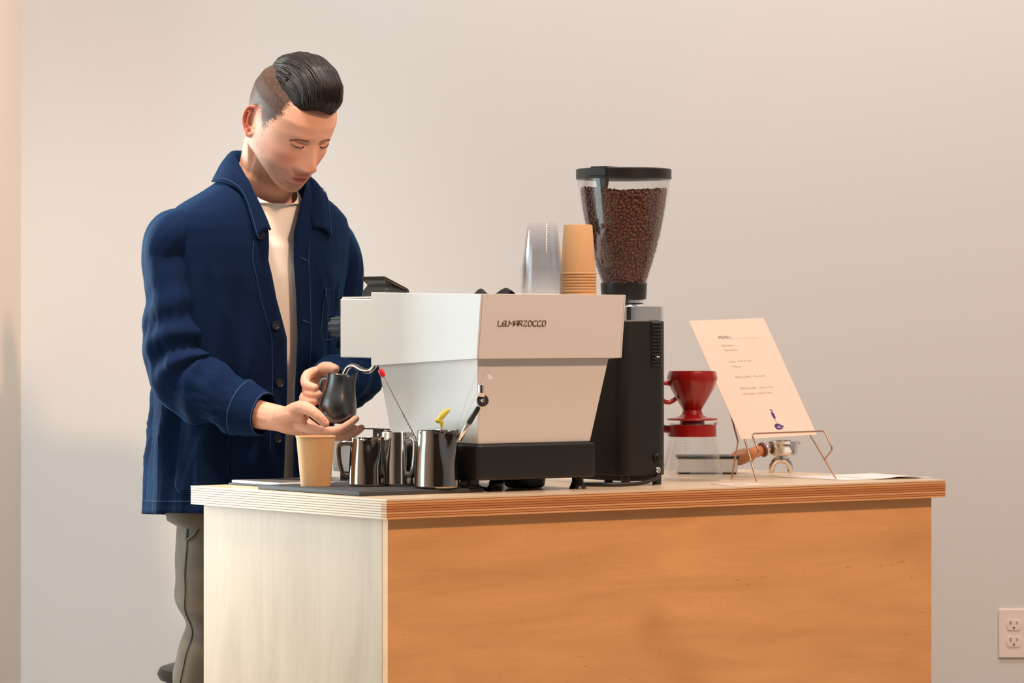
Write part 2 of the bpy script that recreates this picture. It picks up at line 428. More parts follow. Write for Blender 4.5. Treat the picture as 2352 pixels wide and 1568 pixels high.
# group housing at the barista side
hs = taper('group_housing', M_white, (0.272, 0.4285, 0.592, 0.567), (0.272, 0.4285, 0.592, 0.567), (0.2590, 0.2600), (0.3790, 0.3805), 0.0025)
MB().box(*[c for c in (0.275 - mx0, 0.589 - mx0, 0.432 - my0, 0.564 - my0, 0.3806, 0.3840)]).build('housing_lid', M_white, em, smooth=False, bevel=0.001)
# lower body and base
taper('lower_body', M_white, (0.2895, 0.1080, 0.5640, 0.405), (0.2680, 0.0800, 0.5900, 0.424), (0.0945, 0.0945), (0.2618, 0.2500), 0.002)
MB().prism(rrect(0.283 - mx0, 0.573 - mx0, 0.100 - my0, 0.43 - my0, 0.008), 0.024, 0.0940).build('base_box', M_black, em, bevel=0.005)
taper('drip_tray', M_white, (0.2800, 0.4310, 0.5760, 0.607), (0.2800, 0.4310, 0.5760, 0.607), (0.026, 0.026), (0.090, 0.090), 0.003)
MB().box(*(0.29 - mx0, 0.566 - mx0, 0.44 - my0, 0.60 - my0, 0.0905, 0.0930)).build('drip_grate', M_chrome, em, smooth=False)
taper('tray_stand', M_black, (0.29, 0.5, 0.57, 0.595), (0.29, 0.5, 0.57, 0.595), (0.0012, 0.0012), (0.0255, 0.0255), 0.002)
for fu, fv, fz in ((0.298, 0.137, 0.0093), (0.555, 0.137, 0.0), (0.298, 0.41, 0.0093), (0.555, 0.41, 0.0)):
    MB().lathe([(0.0175, fz + 0.0003), (0.0165, fz + 0.003), (0.0115, 0.0145), (0.0115, 0.0238)], 28, Matrix.Translation(uvz(fu, fv, 0))).build('foot', M_black, em)
MB().lathe([(0.034, 0.0012), (0.04, 0.006), (0.042, 0.0235)], 32, Matrix.Translation(uvz(0.485, 0.22, 0))).build('drain_cup', M_black, em)
MB().tube([uvz(0.345, 0.21, 0.0150), uvz(0.335, 0.185, 0.0135), uvz(0.326, 0.160, 0.0065), uvz(0.335, 0.13, 0.0045), uvz(0.352, 0.16, 0.0045), uvz(0.40, 0.21, 0.014), uvz(0.45, 0.235, 0.018)], 0.0042, 10).build('drain_hose', M_black, em)
# steam knob, axis towards the barista
KM = Matrix.Translation(uvz(0.300, 0.567, 0.323)) @ Matrix.Rotation(-math.pi / 2, 4, 'X')
kn = MB().lathe([(0.011, 0.0), (0.011, 0.012), (0.0195, 0.013), (0.0195, 0.056), (0.0165, 0.060), (0.0001, 0.061)], 24, KM).build('steam_knob', M_knob, em)
for k in range(10):
    a = 2 * math.pi * k / 10
    MB().box(-0.0028, 0.0028, 0.0185, 0.0218, 0.014, 0.057, KM @ Matrix.Rotation(a, 4, 'Z')).build('grip_ridge', M_knob, kn, smooth=False, bevel=0.0008)
# steam wand (curved chrome pipe) and its tip
wand = smooth_path([uvz(0.300, 0.475, 0.262), uvz(0.298, 0.478, 0.246), uvz(0.294, 0.492, 0.2335), uvz(0.289, 0.512, 0.2345), uvz(0.284, 0.532, 0.243), uvz(0.280, 0.549, 0.2405), uvz(0.277, 0.561, 0.224), uvz(0.274, 0.569, 0.200)], 6)
MB().tube(wand, 0.0053, 12).build('steam_wand', M_chrome, em)
# black bracket at the front left of the drip tray
bk = MB().box(*(0.280 - mx0, 0.300 - mx0, 0.428 - my0, 0.496 - my0, 0.1150, 0.1170)).build('bracket_shelf', M_black, em, smooth=False)
bl = MB().box(*(0.282 - mx0, 0.300 - mx0, 0.428 - my0, 0.462 - my0, 0.0930, 0.1150)).build('bracket_block', M_black, em, smooth=False)
MB().prism([(0.4435 - my0 + 0.0022 * math.cos(a), 0.1035 + (0.0022 if math.sin(a) < 0 else 0.0042) * math.sin(a)) for a in [2 * math.pi * k / 16 for k in range(16)]], -0.0004, 0.0004, Matrix(((0, 0, 1, 0.2818 - mx0), (1, 0, 0, 0), (0, 1, 0, 0), (0, 0, 0, 1)))).build('bracket_hole', M_white, bl, smooth=False)

# raised name on the back panel, drawn as joined strokes
L_STROKES = {'L': [[(0, 1), (0, 0), (0.75, 0)]], 'A': [[(0, 0), (0, 0.72), (0.25, 1), (0.65, 1), (0.65, 0)], [(0, 0.45), (0.65, 0.45)]],
             'M': [[(0, 0), (0, 1), (0.42, 0.35), (0.84, 1), (0.84, 0)]], 'R': [[(0, 0), (0, 1), (0.5, 1), (0.65, 0.78), (0.5, 0.5), (0, 0.5)], [(0.3, 0.5), (0.65, 0)]],
             'Z': [[(0, 1), (0.65, 1), (0, 0), (0.7, 0)]], 'O': [[(0.12, 0), (0, 0.2), (0, 0.8), (0.12, 1), (0.53, 1), (0.65, 0.8), (0.65, 0.2), (0.53, 0), (0.12, 0)]],
             'C': [[(0.65, 1), (0.12, 1), (0, 0.8), (0, 0.2), (0.12, 0), (0.75, 0)]]}
word = 'LA MARZOCCO'; pen = 0.0; H = 0.0100; lx0 = 0.2985; width = 0.1150
adv = {'L': 0.85, 'A': 0.88, 'M': 1.05, 'R': 0.88, 'Z': 0.9, 'O': 0.9, 'C': 0.9, ' ': 0.35}
tot = sum(adv[c] for c in word) - 0.25; sc = width / tot
lb = MB()
slope = (0.064 - 0.050) / (0.3862 - 0.2610)
for ch in word:
    for st in L_STROKES.get(ch, []):
        pts = []
        for x, y in st:
            zz = 0.3245 + y * H; uu = lx0 + (pen + x + 0.06 * y) * sc
            vv = 0.050 + (0.3862 - zz) * slope - 0.0008; pts.append(uvz(uu, vv, zz))
        lb.tube(pts, 0.00095, 6)
    pen += adv[ch]
zz = 0.3245; lb.tube([uvz(lx0 + 0.8 * sc, 0.050 + (0.3862 - zz) * slope - 0.0008, zz), uvz(lx0 + 2.1 * sc, 0.050 + (0.3862 - zz) * slope - 0.0008, zz)], 0.0007, 6)
M_logo = mat('brown_metal_letters', lin(112, 90, 80), 0.4, 0.6)
lo = lb.build('name_lettering', M_logo, em)

# black tub with a sloping lid at the barista side of the machine top
t = thing('lidded_tub', 'black textured plastic tub with sloping lid on the machine top', 'container', W(0.300, 0.447, TOP + 0.3842), TH)
DP, WD, HT = 0.086, 0.060, 0.0400
b = MB().rings([[(0.003, 0.003, 0.011), (WD - 0.004, 0.003, 0.011), (WD - 0.004, DP - 0.003, 0.011), (0.003, DP - 0.003, 0.011)],
                [(0.010, 0.010, 0.024), (WD - 0.006, 0.006, 0.020), (WD - 0.006, DP - 0.006, 0.020), (0.010, DP - 0.010, 0.024)],
                [(0.003, 0.003, HT - 0.006), (WD - 0.003, 0.003, HT - 0.030), (WD - 0.003, DP - 0.003, HT - 0.030), (0.003, DP - 0.003, HT - 0.006)]])
b.build('tub_body', M_tub, t, smooth=False)
MB().prism(rrect(0, WD, 0, DP, 0.006), 0.0, 0.011).build('tub_foot', M_tub, t, bevel=0.0015)
MB().hexa([(0, 0, HT - 0.006), (WD + 0.004, 0, HT - 0.033), (WD + 0.004, DP, HT - 0.033), (0, DP, HT - 0.006), (0, 0, HT + 0.002), (WD, 0, HT - 0.024), (WD, DP, HT - 0.024), (0, DP, HT + 0.002)]).build('tub_lid', M_black, t, smooth=False, bevel=0.003)

# black cloth lying on the cup tray
t = thing('bar_cloth', 'black crumpled bar cloth lying on top of the espresso machine', 'cloth', W(0.30, 0.17, TOP + 0.3800), TH)
rows = []
for i in range(41):
    r = []
    for j in range(21):
        x = 0.135 * i / 40 - 0.005; y = 0.10 * j / 20
        h = 0.003 + 0.0012 * math.sin(40 * x + 30 * y) + 0.016 * math.exp(-((x - 0.062) / 0.010) ** 2 - ((y - 0.03 - 0.3 * (x - 0.06)) / 0.02) ** 2) + 0.018 * math.exp(-((x - 0.116) / 0.012) ** 2 - ((y - 0.02) / 0.03) ** 2)
        r.append((x, y, max(0.0012, h)))
    rows.append(r)
MB().grid(rows).build('cloth_fold', M_crema, t, solid=0.001)

# nested cups on the cup tray, upside down, lowest rim first
def cup_prof(r_rim, r_end, h, lip, wall=0.0005):
    """upside-down cup: open rim below (z 0), closed end above"""
    return [(r_rim - 0.001, 0.0008), (r_rim + lip, 0.0), (r_rim + lip + 0.0008, 0.0014), (r_rim + lip, 0.0030), (r_rim - 0.0002, 0.0034), (r_end + 0.0006, h - 0.002), (r_end - 0.001, h), (r_end - 0.003, h - 0.0012), (0.0001, h - 0.0012)]


kx, ky = 0.5445, 0.122
for k in range(9):
    nm = ('lowest', 'second from the bottom', 'third from the bottom', 'fourth from the bottom', 'middle', 'fourth from the top', 'third from the top', 'second from the top', 'topmost, fully visible')[k]
    t = thing('paper_cup', 'upside-down kraft paper cup in the stack beside clear cups, ' + nm, 'cup', W(kx + 0.0003 * math.sin(k * 2.1), ky, TOP + 0.3804 + 0.00585 * k), TH, 'stack of kraft paper cups on the machine')
    MB().lathe(cup_prof(0.0355, 0.0282, 0.0985, 0.0012), 48, close=False).build('cup_body', M_kraft, t)
kx, ky = 0.4525, 0.118
for k in range(12):
    nm = ['lowest', 'second from the bottom', 'third from the bottom', 'fourth from the bottom', 'fifth from the bottom', 'sixth from the bottom', 'sixth from the top', 'fifth from the top', 'fourth from the top', 'third from the top', 'second from the top', 'topmost, fully visible'][k]
    t = thing('plastic_cup', 'upside-down clear plastic cup in the stack beside kraft cups, ' + nm, 'cup', W(kx + 0.0005 * math.sin(k * 1.7), ky, TOP + 0.3804 + 0.0051 * k), TH, 'stack of clear plastic cups on the machine')
    MB().lathe([(0.0425, 0.0006), (0.0443, 0.0), (0.0450, 0.0016), (0.0440, 0.0032), (0.0405, 0.0042), (0.0402, 0.010), (0.0305, 0.084), (0.0285, 0.0895), (0.024, 0.0915), (0.0001, 0.0900)], 56, close=False).build('cup_body', M_clear, t)

# ---------------------------------------------------------------- paper cup and steel pitchers on the mat
MATZ = TOP + 0.0093
t = thing('paper_cup', 'single upright kraft paper cup standing on the black mat', 'cup', W(0.0842, 0.3709, MATZ), TH)
MB().lathe([(0.0001, 0.004), (0.0275, 0.004), (0.0275, 0.0002), (0.0293, 0.0002), (0.0382, 0.096), (0.0378, 0.0963), (0.0368, 0.096), (0.0284, 0.006), (0.0001, 0.0055)], 56, close=False).build('cup_body', M_kraft, t)
MB().lathe([(0.0378, 0.0952), (0.0394, 0.0958), (0.0398, 0.0974), (0.0390, 0.0990), (0.0376, 0.0990), (0.0370, 0.0974), (0.0378, 0.0952)], 56, close=False).build('rolled_rim', M_kraft, t)


def pitcher(label, m, u, v, rb, rt, h, handle_deg, spout_deg, belly=None, z=MATZ, loc=None, tilt=None, name='steel_pitcher', hr=0.0030, rise=0.03):
    """open milk pitcher: lathe body whose rim is pulled out and up at the spout, pressed spout creases, strap handle"""
    t = thing(name, label, 'pitcher', loc or W(u, v, z), 0)
    prof = belly or [(0.0001, 0.0008), (rb * 0.86, 0.0), (rb, 0.003), (rb * 1.005, 0.008), (rb * 0.99, h * 0.3), ((rb + rt) / 2, h * 0.65), (rt, h * 0.9), (rt * 1.0, h)]
    P = [Vector((r, z_, 0)) for r, z_ in prof]
    pp = [(max(p.x, 0.0001), p.y) for p in smooth_path(P, 5)]
    inner = [(max(r - 0.0010, 0.0001), z_ if i else z_) for i, (r, z_) in enumerate(pp)]
    inner = [(r, max(z_, 0.0018)) for r, z_ in inner]
    full = pp + [(pp[-1][0] - 0.0004, h + 0.0006)] + inner[::-1]
    seg = 72; sa = math.radians(spout_deg); rows = []
    for k in range(seg):
        a = 2 * math.pi * k / seg; d = (a - sa + math.pi) % (2 * math.pi) - math.pi; row = []
        for r, z_ in full:
            q = max(0.0, (z_ / h - 0.42) / 0.58)
            s_ = q ** 1.3 * math.exp(-(d / 0.30) ** 2) * 0.27 - 0.10 * q ** 0.8 * math.exp(-((abs(d) - 0.62) / 0.24) ** 2)
            zz_ = z_ + rise * h * q ** 3 * math.exp(-(d / 0.26) ** 2) - 0.045 * h * q ** 6 * math.exp(-((abs(d) - 0.75) / 0.4) ** 2)
            rr = r * (1 + (s_ if r > 0.002 else 0)); row.append((rr * math.cos(a), rr * math.sin(a), zz_))
        rows.append(row)
    rows.append(rows[0]); b = MB().grid(rows).build('pitcher_body', m, t)
    ha = math.radians(handle_deg); er = Vector((math.cos(ha), math.sin(ha), 0)); ez = Vector((0, 0, 1))
    R0 = interp(h * 0.9, [z_ for r, z_ in pp], [r for r, z_ in pp]); R1 = interp(h * 0.22, [z_ for r, z_ in pp], [r for r, z_ in pp])
    hp = [er * (R0 - 0.001) + ez * h * 0.88, er * (R0 + 0.014) + ez * h * 0.885, er * (R0 + 0.0225) + ez * h * 0.84, er * (R0 + 0.024) + ez * h * 0.70, er * (R0 + 0.0215) + ez * h * 0.48, er * (R0 + 0.017) + ez * h * 0.30, er * (R1 + 0.006) + ez * h * 0.215, er * (R1 - 0.001) + ez * h * 0.235]
    MB().tube(smooth_path(hp, 6), hr, 10, flat=1.5).build('handle', m, t)
    if tilt is not None:
        t.rotation_mode = 'QUATERNION'; t.rotation_quaternion = Vector((0, 0, 1)).rotation_difference(Vector(tilt))
    return t


pitcher('dark steel pitcher with its handle towards the paper cup', M_steel, 0.1715, 0.315, 0.0388, 0.0345, 0.0945, 177, -48)
pitcher('bright steel pitcher with its handle towards us, between two dark pitchers', M_steel2, 0.2270, 0.295, 0.0345, 0.0318, 0.1060, -52, 128)
P3U, P3V = 0.2310, 0.1640
pitcher('taller dark steel pitcher holding thermometers and stirrers', M_steel, P3U, P3V, 0.0445, 0.0388, 0.1115, 110, -30)
p3 = Vector(W(P3U, P3V, MATZ))

# things standing in that pitcher
t = thing('stirring_stick', 'thin twisted stirring stick with a red tip in the pitcher', 'stirrer', p3)
a = Vector((0.006, 0.012, 0.004)); bvec = Vector((-0.1108, 0.02, 0.2282)); d = bvec - a
MB().tube([a, a + d * 0.985], 0.0011, 8).build('stick_shaft', M_steel2, t)
tw = []
for k in range(61):
    f = 0.36 + 0.27 * k / 60; c = a + d * f; tw.append(c + Vector((0.0011 * math.cos(k * 0.9), 0.0011 * math.sin(k * 0.9), 0)))
MB().tube(tw, 0.0010, 6).build('twisted_coil', M_wooddk, t)
e0 = a + d * 0.945; e1 = a + d * 1.01; dn = d.normalized()
MB().tube([e0, e0 + dn * 0.004, e1 - dn * 0.006, e1], [0.0030, 0.0050, 0.0058, 0.0045], 12).build('red_tip', M_redtip, t)

t = thing('silicone_pick', 'small pale yellow topped pick poking out of the pitcher', 'stirrer', p3)
MB().tube([(-0.004, -0.006, 0.004), (0.0085, -0.010, 0.122)], 0.0012, 8).build('pick_shaft', M_steel2, t)
MB().tube(smooth_path([(0.0085, -0.010, 0.1165), (0.0088, -0.010, 0.126), (0.0065, -0.010, 0.134), (0.012, -0.010, 0.143), (0.0215, -0.010, 0.1515)], 4), [0.0016, 0.002, 0.0028, 0.0036, 0.0042, 0.0048, 0.005, 0.005, 0.0052, 0.0055, 0.006, 0.0062, 0.0060, 0.0055, 0.005, 0.0046, 0.004], 12, round_ends=True).build('yellow_top', M_yellow, t)
MB().blob((0.0015, -0.010, 0.1315), 0.0062, 0.004, 0.0052).build('yellow_lobe', M_yellow, t)

t = thing('milk_thermometer', 'black clip-on dial thermometer leaning out of the pitcher', 'thermometer', p3)
A0 = Vector((-0.012, 0.014, 0.006)); A1 = Vector((0.0890, -0.056, 0.1710)); dd = (A1 - A0).normalized()
MB().tube([A0, A1], 0.0016, 8).build('probe', M_steel2, t)
MB().tube([A0 + dd * 0.108, A0 + dd * 0.112, A0 + dd * 0.150, A0 + dd * 0.154], [0.003, 0.0058, 0.0054, 0.003], 12).build('steel_clip', M_chrome, t)
MB().tube([A0 + dd * 0.148, A0 + dd * 0.152, A0 + dd * 0.185, A0 + dd * 0.190], [0.003, 0.0055, 0.0050, 0.004], 12).build('black_sleeve', M_black, t)
DM = Matrix.Translation(A1) @ Vector((0, 0, 1)).rotation_difference(Vector((0.10, -0.97, 0.22))).to_matrix().to_4x4()
dl = MB().lathe([(0.0001, -0.004), (0.0112, -0.004), (0.0118, 0.0), (0.0112, 0.005), (0.0088, 0.005)], 32, DM).build('dial_case', M_black, t)
MB().lathe([(0.0088, 0.0042), (0.0001, 0.0042)], 24, DM, close=False).build('dial_face', M_wooddk, dl)
MB().lathe([(0.0040, 0.0052), (0.0025, 0.0070), (0.0001, 0.0074)], 20, DM, close=False).build('dial_hub', M_chrome, dl)
MB().tube([A1 + Vector((-0.004, 0, 0.008)), A1 + Vector((-0.003, 0, 0.015))], [0.0086, 0.0078], 16).build('cream_collar', M_paper, t)
MB().tube([A1 + Vector((-0.003, 0, 0.015)), A1 + Vector((-0.0028, 0, 0.030))], [0.0056, 0.0060], 16).build('black_cap', M_chrome, t)

t = thing('plastic_tongs', 'pair of thin clear plastic stirrers rising from the pitcher', 'stirrer', p3)
for s in (0.0, 0.014):
    MB().tube(smooth_path([(0.016 + 0.2 * s, 0.012, 0.03), (0.042 + s * 0.7, -0.020, 0.125), (0.078 + s, -0.055, 0.222), (0.0835 + s, -0.060, 0.230), (0.0885 + s, -0.060, 0.2235), (0.0895 + s, -0.060, 0.213)], 5), 0.0012, 8, flat=1.8).build('clear_loop', M_clear, t)

# ---------------------------------------------------------------- grinder
gu, gv = 0.7650, 0.2600
gr = thing('coffee_grinder', 'tall black coffee grinder with chrome ring and bean hopper', 'grinder', W(gu, gv, TOP), TH)
plan = rrect(-0.070, 0.0505, -0.095, 0.105, 0.032, 8)
MB().prism(plan, 0.020, 0.3345).build('body', M_blackmetal, gr, bevel=0.002)
MB().prism(rrect(-0.050, 0.034, -0.08, 0.09, 0.02), 0.0085, 0.0198).build('body_underside', M_black, gr)
MB().prism(rrect(-0.0695, 0.0500, -0.0945, 0.1045, 0.032, 8), 0.3350, 0.3650).build('chrome_ring', M_chrome, gr, bevel=0.0015)
MB().lathe([(0.050, 0.3652), (0.046, 0.370), (0.040, 0.372), (0.0395, 0.3775)], 40, Matrix.Translation((0.004, 0.0, 0))).build('hopper_neck', M_chrome, gr)
for fx, fy in ((0.031, -0.075), (-0.05, -0.075), (0.031, 0.085), (-0.05, 0.085)):
    MB().lathe([(0.0085, 0.0003), (0.0095, 0.002), (0.0095, 0.0198)], 18, Matrix.Translation((fx, fy, 0))).build('foot', M_black, gr)
HX = 0.004
MB().lathe([(0.040, 0.3778), (0.046, 0.380), (0.0475, 0.400), (0.0480, 0.4135), (0.0440, 0.4135)], 48, Matrix.Translation((HX, 0, 0))).build('hopper_collar', M_black, gr)
gp = [(0.0485, 0.4100), (0.0495, 0.4180), (0.0570, 0.4420), (0.0665, 0.4720), (0.0765, 0.5100), (0.0845, 0.5500), (0.0905, 0.5850), (0.0948, 0.6130), (0.0962, 0.6230), (0.0962, 0.6260)]
hp_in = [(r - 0.0022, z) for r, z in gp]
MB().lathe(gp + hp_in[::-1], 64, Matrix.Translation((HX, 0, 0)), close=False).build('hopper_glass', M_glass, gr)
MB().lathe([(0.0001, 0.6262), (0.0972, 0.6262), (0.0985, 0.6275), (0.0985, 0.6455), (0.0965, 0.6475), (0.0001, 0.6478)], 64, Matrix.Translation((HX, 0, 0)), close=False).build('hopper_lid', M_black, gr)
LM = Matrix.Translation((HX, 0, 0)) @ Matrix.Rotation(math.radians(-160), 4, 'Z')
MB().box(0.050, 0.0997, -0.020, 0.020, 0.6290, 0.6500, LM).build('lid_latch', M_black, gr, smooth=False, bevel=0.003)
MB().hexa([LM @ Vector(p) for p in ((0.078, -0.010, 0.606), (0.088, -0.010, 0.606), (0.088, 0.010, 0.606), (0.078, 0.010, 0.606), (0.076, -0.012, 0.6262), (0.090, -0.012, 0.6262), (0.090, 0.012, 0.6262), (0.076, 0.012, 0.6262))]).build('latch_tongue', M_black, gr, smooth=False)
# louvres, switch, button, cable socket on the rear face (y = -0.095)
for k in range(13):
    z = 0.3295 - 0.0072 * k
    MB().hexa([(0.000, -0.0950, z), (0.028, -0.0950, z), (0.028, -0.0953, z + 0.0040), (0.000, -0.0953, z + 0.0040), (0.000, -0.0990, z), (0.028, -0.0990, z), (0.028, -0.0955, z + 0.0042), (0.000, -0.0955, z + 0.0042)]).build('vent_slat', M_black, gr, smooth=False)
sw = MB().box(0.007, 0.024, -0.0985, -0.0952, 0.252, 0.2685).build('rocker_switch', M_black, gr, smooth=False, bevel=0.001)
MB().box(0.0115, 0.0195, -0.0990, -0.0986, 0.2605, 0.2625).build('switch_mark', M_paperw, sw, smooth=False)
RX = Matrix.Rotation(math.pi / 2, 4, 'X')
MB().lathe([(0.0105, 0.0002), (0.0105, 0.004), (0.008, 0.005), (0.0065, 0.009), (0.0001, 0.0095)], 24, Matrix.Translation((0.016, -0.095, 0.056)) @ RX).build('reset_button', M_black, gr)
MB().lathe([(0.0060, 0.0002), (0.0060, 0.004), (0.0045, 0.005), (0.0042, 0.003), (0.0001, 0.003)], 20, Matrix.Translation((0.016, -0.095, 0.031)) @ RX).build('steel_screw_socket', M_chrome, gr)
MB().tube(smooth_path([(0.019, -0.088, 0.0185), (0.012, -0.102, 0.017), (-0.010, -0.110, 0.011), (-0.045, -0.118, 0.0062), (-0.085, -0.112, 0.0046), (-0.120, -0.098, 0.0046), (-0.150, -0.060, 0.0046)], 6), 0.0040, 10).build('power_cable', M_black, gr)

# coffee beans in the hopper: a dark core and a skin of single beans, too many to count
beans = MB(); bz = [(0.0462, 0.4150), (0.0478, 0.4180), (0.0556, 0.4420), (0.0652, 0.4720), (0.0752, 0.5100), (0.0832, 0.5500), (0.0888, 0.5850), (0.0908, 0.5990)]
zs = [z for r, z in bz]; rs = [r for r, z in bz]
beans.lathe([(r - 0.0048, z) for r, z in bz] + [(0.0001, 0.5985)], 40)


def bean(c, q, s=1.0):
    n1, n2 = 6, 8; rings = []
    for i in range(n1 + 1):
        t_ = math.pi * i / n1; st = max(0.03, math.sin(t_)); r = []
        for j in range(n2):
            a_ = 2 * math.pi * j / n2; x, y, z = 0.0050 * math.cos(t_), 0.0036 * st * math.cos(a_), 0.0026 * st * math.sin(a_)
            if z < 0: z *= 0.45
            r.append(q @ Vector((x * s, y * s, z * s)) + c)
        rings.append(r)
    beans.rings(rings)


z = 0.4160
while z < 0.601:
    r = float(np.interp(z, zs, rs)) - 0.0040; n_ = int(2 * math.pi * r / 0.0083)
    for k in range(n_):
        a_ = 2 * math.pi * (k + random.random() * 0.6) / n_
        c = Vector((r * math.cos(a_), r * math.sin(a_), z + random.uniform(-0.0025, 0.0025) + (0.004 * math.sin(2.0 * a_ + 1) if z > 0.59 else 0)))
        out = Vector((math.cos(a_), math.sin(a_), 0.1)).normalized()
        q = Vector((0, 0, 1)).rotation_difference(out).to_matrix() @ Matrix.Rotation(random.uniform(0, 6.28), 3, 'Z') @ Matrix.Rotation(random.choice((0, 0, math.pi)) + random.uniform(-0.5, 0.5), 3, 'X')
        bean(c, q)
    z += 0.0066
for k in range(330):
    rr = 0.082 * math.sqrt(random.random()); a_ = random.uniform(0, 6.28)
    q = Matrix.Rotation(random.uniform(0, 6.28), 3, 'Z') @ Matrix.Rotation(random.uniform(-0.7, 0.7), 3, 'X')
    bean(Vector((rr * math.cos(a_), rr * math.sin(a_), 0.6005 + random.uniform(-0.002, 0.0035) + 0.004 * math.sin(2.0 * a_ + 1) * rr / 0.08)), q)
gp0 = Vector(W(gu, gv, TOP)) + Matrix.Rotation(TH, 3, 'Z') @ Vector((HX, 0, 0))
bo = beans.build('coffee_beans', M_bean, recalc=False, auto=False)
bo.location = gp0; tag(bo, 'dark roasted coffee beans filling the clear grinder hopper', 'coffee beans', kind='stuff')

# ---------------------------------------------------------------- glass server and red dripper
su, sv = 0.9725, 0.2858
sl = Vector(W(su, sv, TOP)); spdir = math.radians(4)
t = thing('glass_server', 'clear glass coffee server with a red band beside the grinder', 'carafe', sl)
gpr = [(0.0001, 0.0012), (0.052, 0.0006), (0.0605, 0.004), (0.0640, 0.012), (0.0625, 0.026), (0.0570, 0.055), (0.0500, 0.085), (0.0468, 0.0985), (0.0462, 0.108), (0.0480, 0.1165), (0.0495, 0.1205)]
P = smooth_path([Vector((r, z, 0)) for r, z in gpr], 4); pp = [(max(p.x, 0.0001), max(p.y, 0.0005)) for p in P]
rows = []
for k in range(64):
    a_ = 2 * math.pi * k / 64; d_ = (a_ - spdir + math.pi) % (2 * math.pi) - math.pi; row = []
    for r, z in pp + [(max(r - 0.0016, 0.0001), max(z, 0.0024)) for r, z in pp[::-1]]:
        q = max(0.0, (z - 0.108) / 0.0125); s_ = 1 + 0.17 * q * math.exp(-(d_ / 0.25) ** 2)
        row.append((r * s_ * math.cos(a_), r * s_ * math.sin(a_), z + 0.003 * q * math.exp(-(d_ / 0.25) ** 2)))
    rows.append(row)
rows.append(rows[0]); MB().grid(rows).build('glass_body', M_glass, t)
MB().lathe([(0.0478, 0.0925), (0.0508, 0.0925), (0.0512, 0.094), (0.0506, 0.1155), (0.0496, 0.1165), (0.0478, 0.1165)] + [(0.0478, 0.0925)], 56, close=False).build('red_band', M_red, t)
MB().hexa([(0.043, -0.004, 0.112), (0.050, -0.004, 0.112), (0.050, 0.004, 0.112), (0.043, 0.004, 0.112), (0.0475, -0.003, 0.1215), (0.0505, -0.003, 0.1215), (0.0505, 0.003, 0.1215), (0.0475, 0.003, 0.1215)]).build('band_tab', M_red, t, smooth=False)
ha = math.radians(178); er = Vector((math.cos(ha), math.sin(ha), 0)); ez = Vector((0, 0, 1))
MB().tube(smooth_path([er * 0.050 + ez * 0.107, er * 0.066 + ez * 0.109, er * 0.080 + ez * 0.100, er * 0.083 + ez * 0.075, er * 0.079 + ez * 0.045, er * 0.074 + ez * 0.03], 5), 0.005, 10, flat=1.6).build('handle', M_red, t)
for k in range(5):   # printed measuring marks
    zz = 0.062 + 0.006 * k; rr = float(np.interp(zz, [z for r, z in gpr], [r for r, z in gpr])) + 0.0002; a0 = math.radians(-112)
    MB().tube([(rr * math.cos(a0 + q), rr * math.sin(a0 + q), zz) for q in (0, 0.04, 0.08, 0.12 + 0.1 * (k % 2))], 0.00035, 5).build('measure_mark', M_ink, t)

t = thing('pour_over_dripper', 'red cone coffee dripper standing on the glass server', 'coffee dripper', sl + Vector((0, 0, 0.1245)))
rows = []; prof = [(0.0150, 0.0245), (0.0175, 0.0205), (0.0330, 0.0470), (0.0458, 0.0700), (0.0512, 0.0850), (0.0530, 0.0900), (0.0488, 0.1050), (0.0470, 0.1050), (0.0495, 0.0880), (0.0435, 0.0700), (0.0310, 0.0470), (0.0150, 0.0245)]
for k in range(72):
    a_ = 2 * math.pi * k / 72
    rows.append([(r * (1 + 0.010 * math.sin(12 * a_ + 22 * z)) * math.cos(a_), r * (1 + 0.010 * math.sin(12 * a_ + 22 * z)) * math.sin(a_), z) for r, z in prof])
rows.append(rows[0]); MB().grid(rows).build('cone', M_red, t)
MB().lathe([(0.0140, 0.0250), (0.0200, 0.0232), (0.0225, 0.0140), (0.0300, 0.0085), (0.0525, 0.0060), (0.0535, 0.0040), (0.0525, 0.0022), (0.0280, 0.0022), (0.0140, 0.0030)] + [(0.0140, 0.0250)], 56, close=False).build('base_flange', M_red, t)
MB().lathe([(0.0260, 0.0020), (0.0265, -0.0080), (0.0245, -0.0085), (0.0240, 0.0020)], 40, close=False).build('locating_skirt', M_red, t)
ha = math.radians(196); er = Vector((math.cos(ha), math.sin(ha), 0))
MB().tube(smooth_path([er * 0.046 + ez * 0.078, er * 0.064 + ez * 0.080, er * 0.072 + ez * 0.066, er * 0.066 + ez * 0.045, er * 0.0505 + ez * 0.040, er * 0.036 + ez * 0.048], 5), 0.0030, 10, flat=1.6).build('handle', M_red, t)

# ---------------------------------------------------------------- scale, portafilter
t = thing('coffee_scale', 'low grey kitchen scale with a black top behind the glass server', 'scale', (0.433, 7.64, TOP), math.radians(-1))
MB().prism(rrect(-0.070, 0.062, -0.055, 0.055, 0.006), 0.004, 0.0345).build('scale_body', M_grey, t, bevel=0.002)
MB().prism(rrect(-0.071, 0.066, -0.056, 0.056, 0.006), 0.0347, 0.0395).build('weighing_plate', M_black, t, bevel=0.001)
for sx in (-0.055, 0.047):
    for sy in (-0.045, 0.045): MB().box(sx - 0.012, sx + 0.012, sy - 0.007, sy + 0.007, 0.0003, 0.0039).build('foot', M_rubber, t, smooth=False)

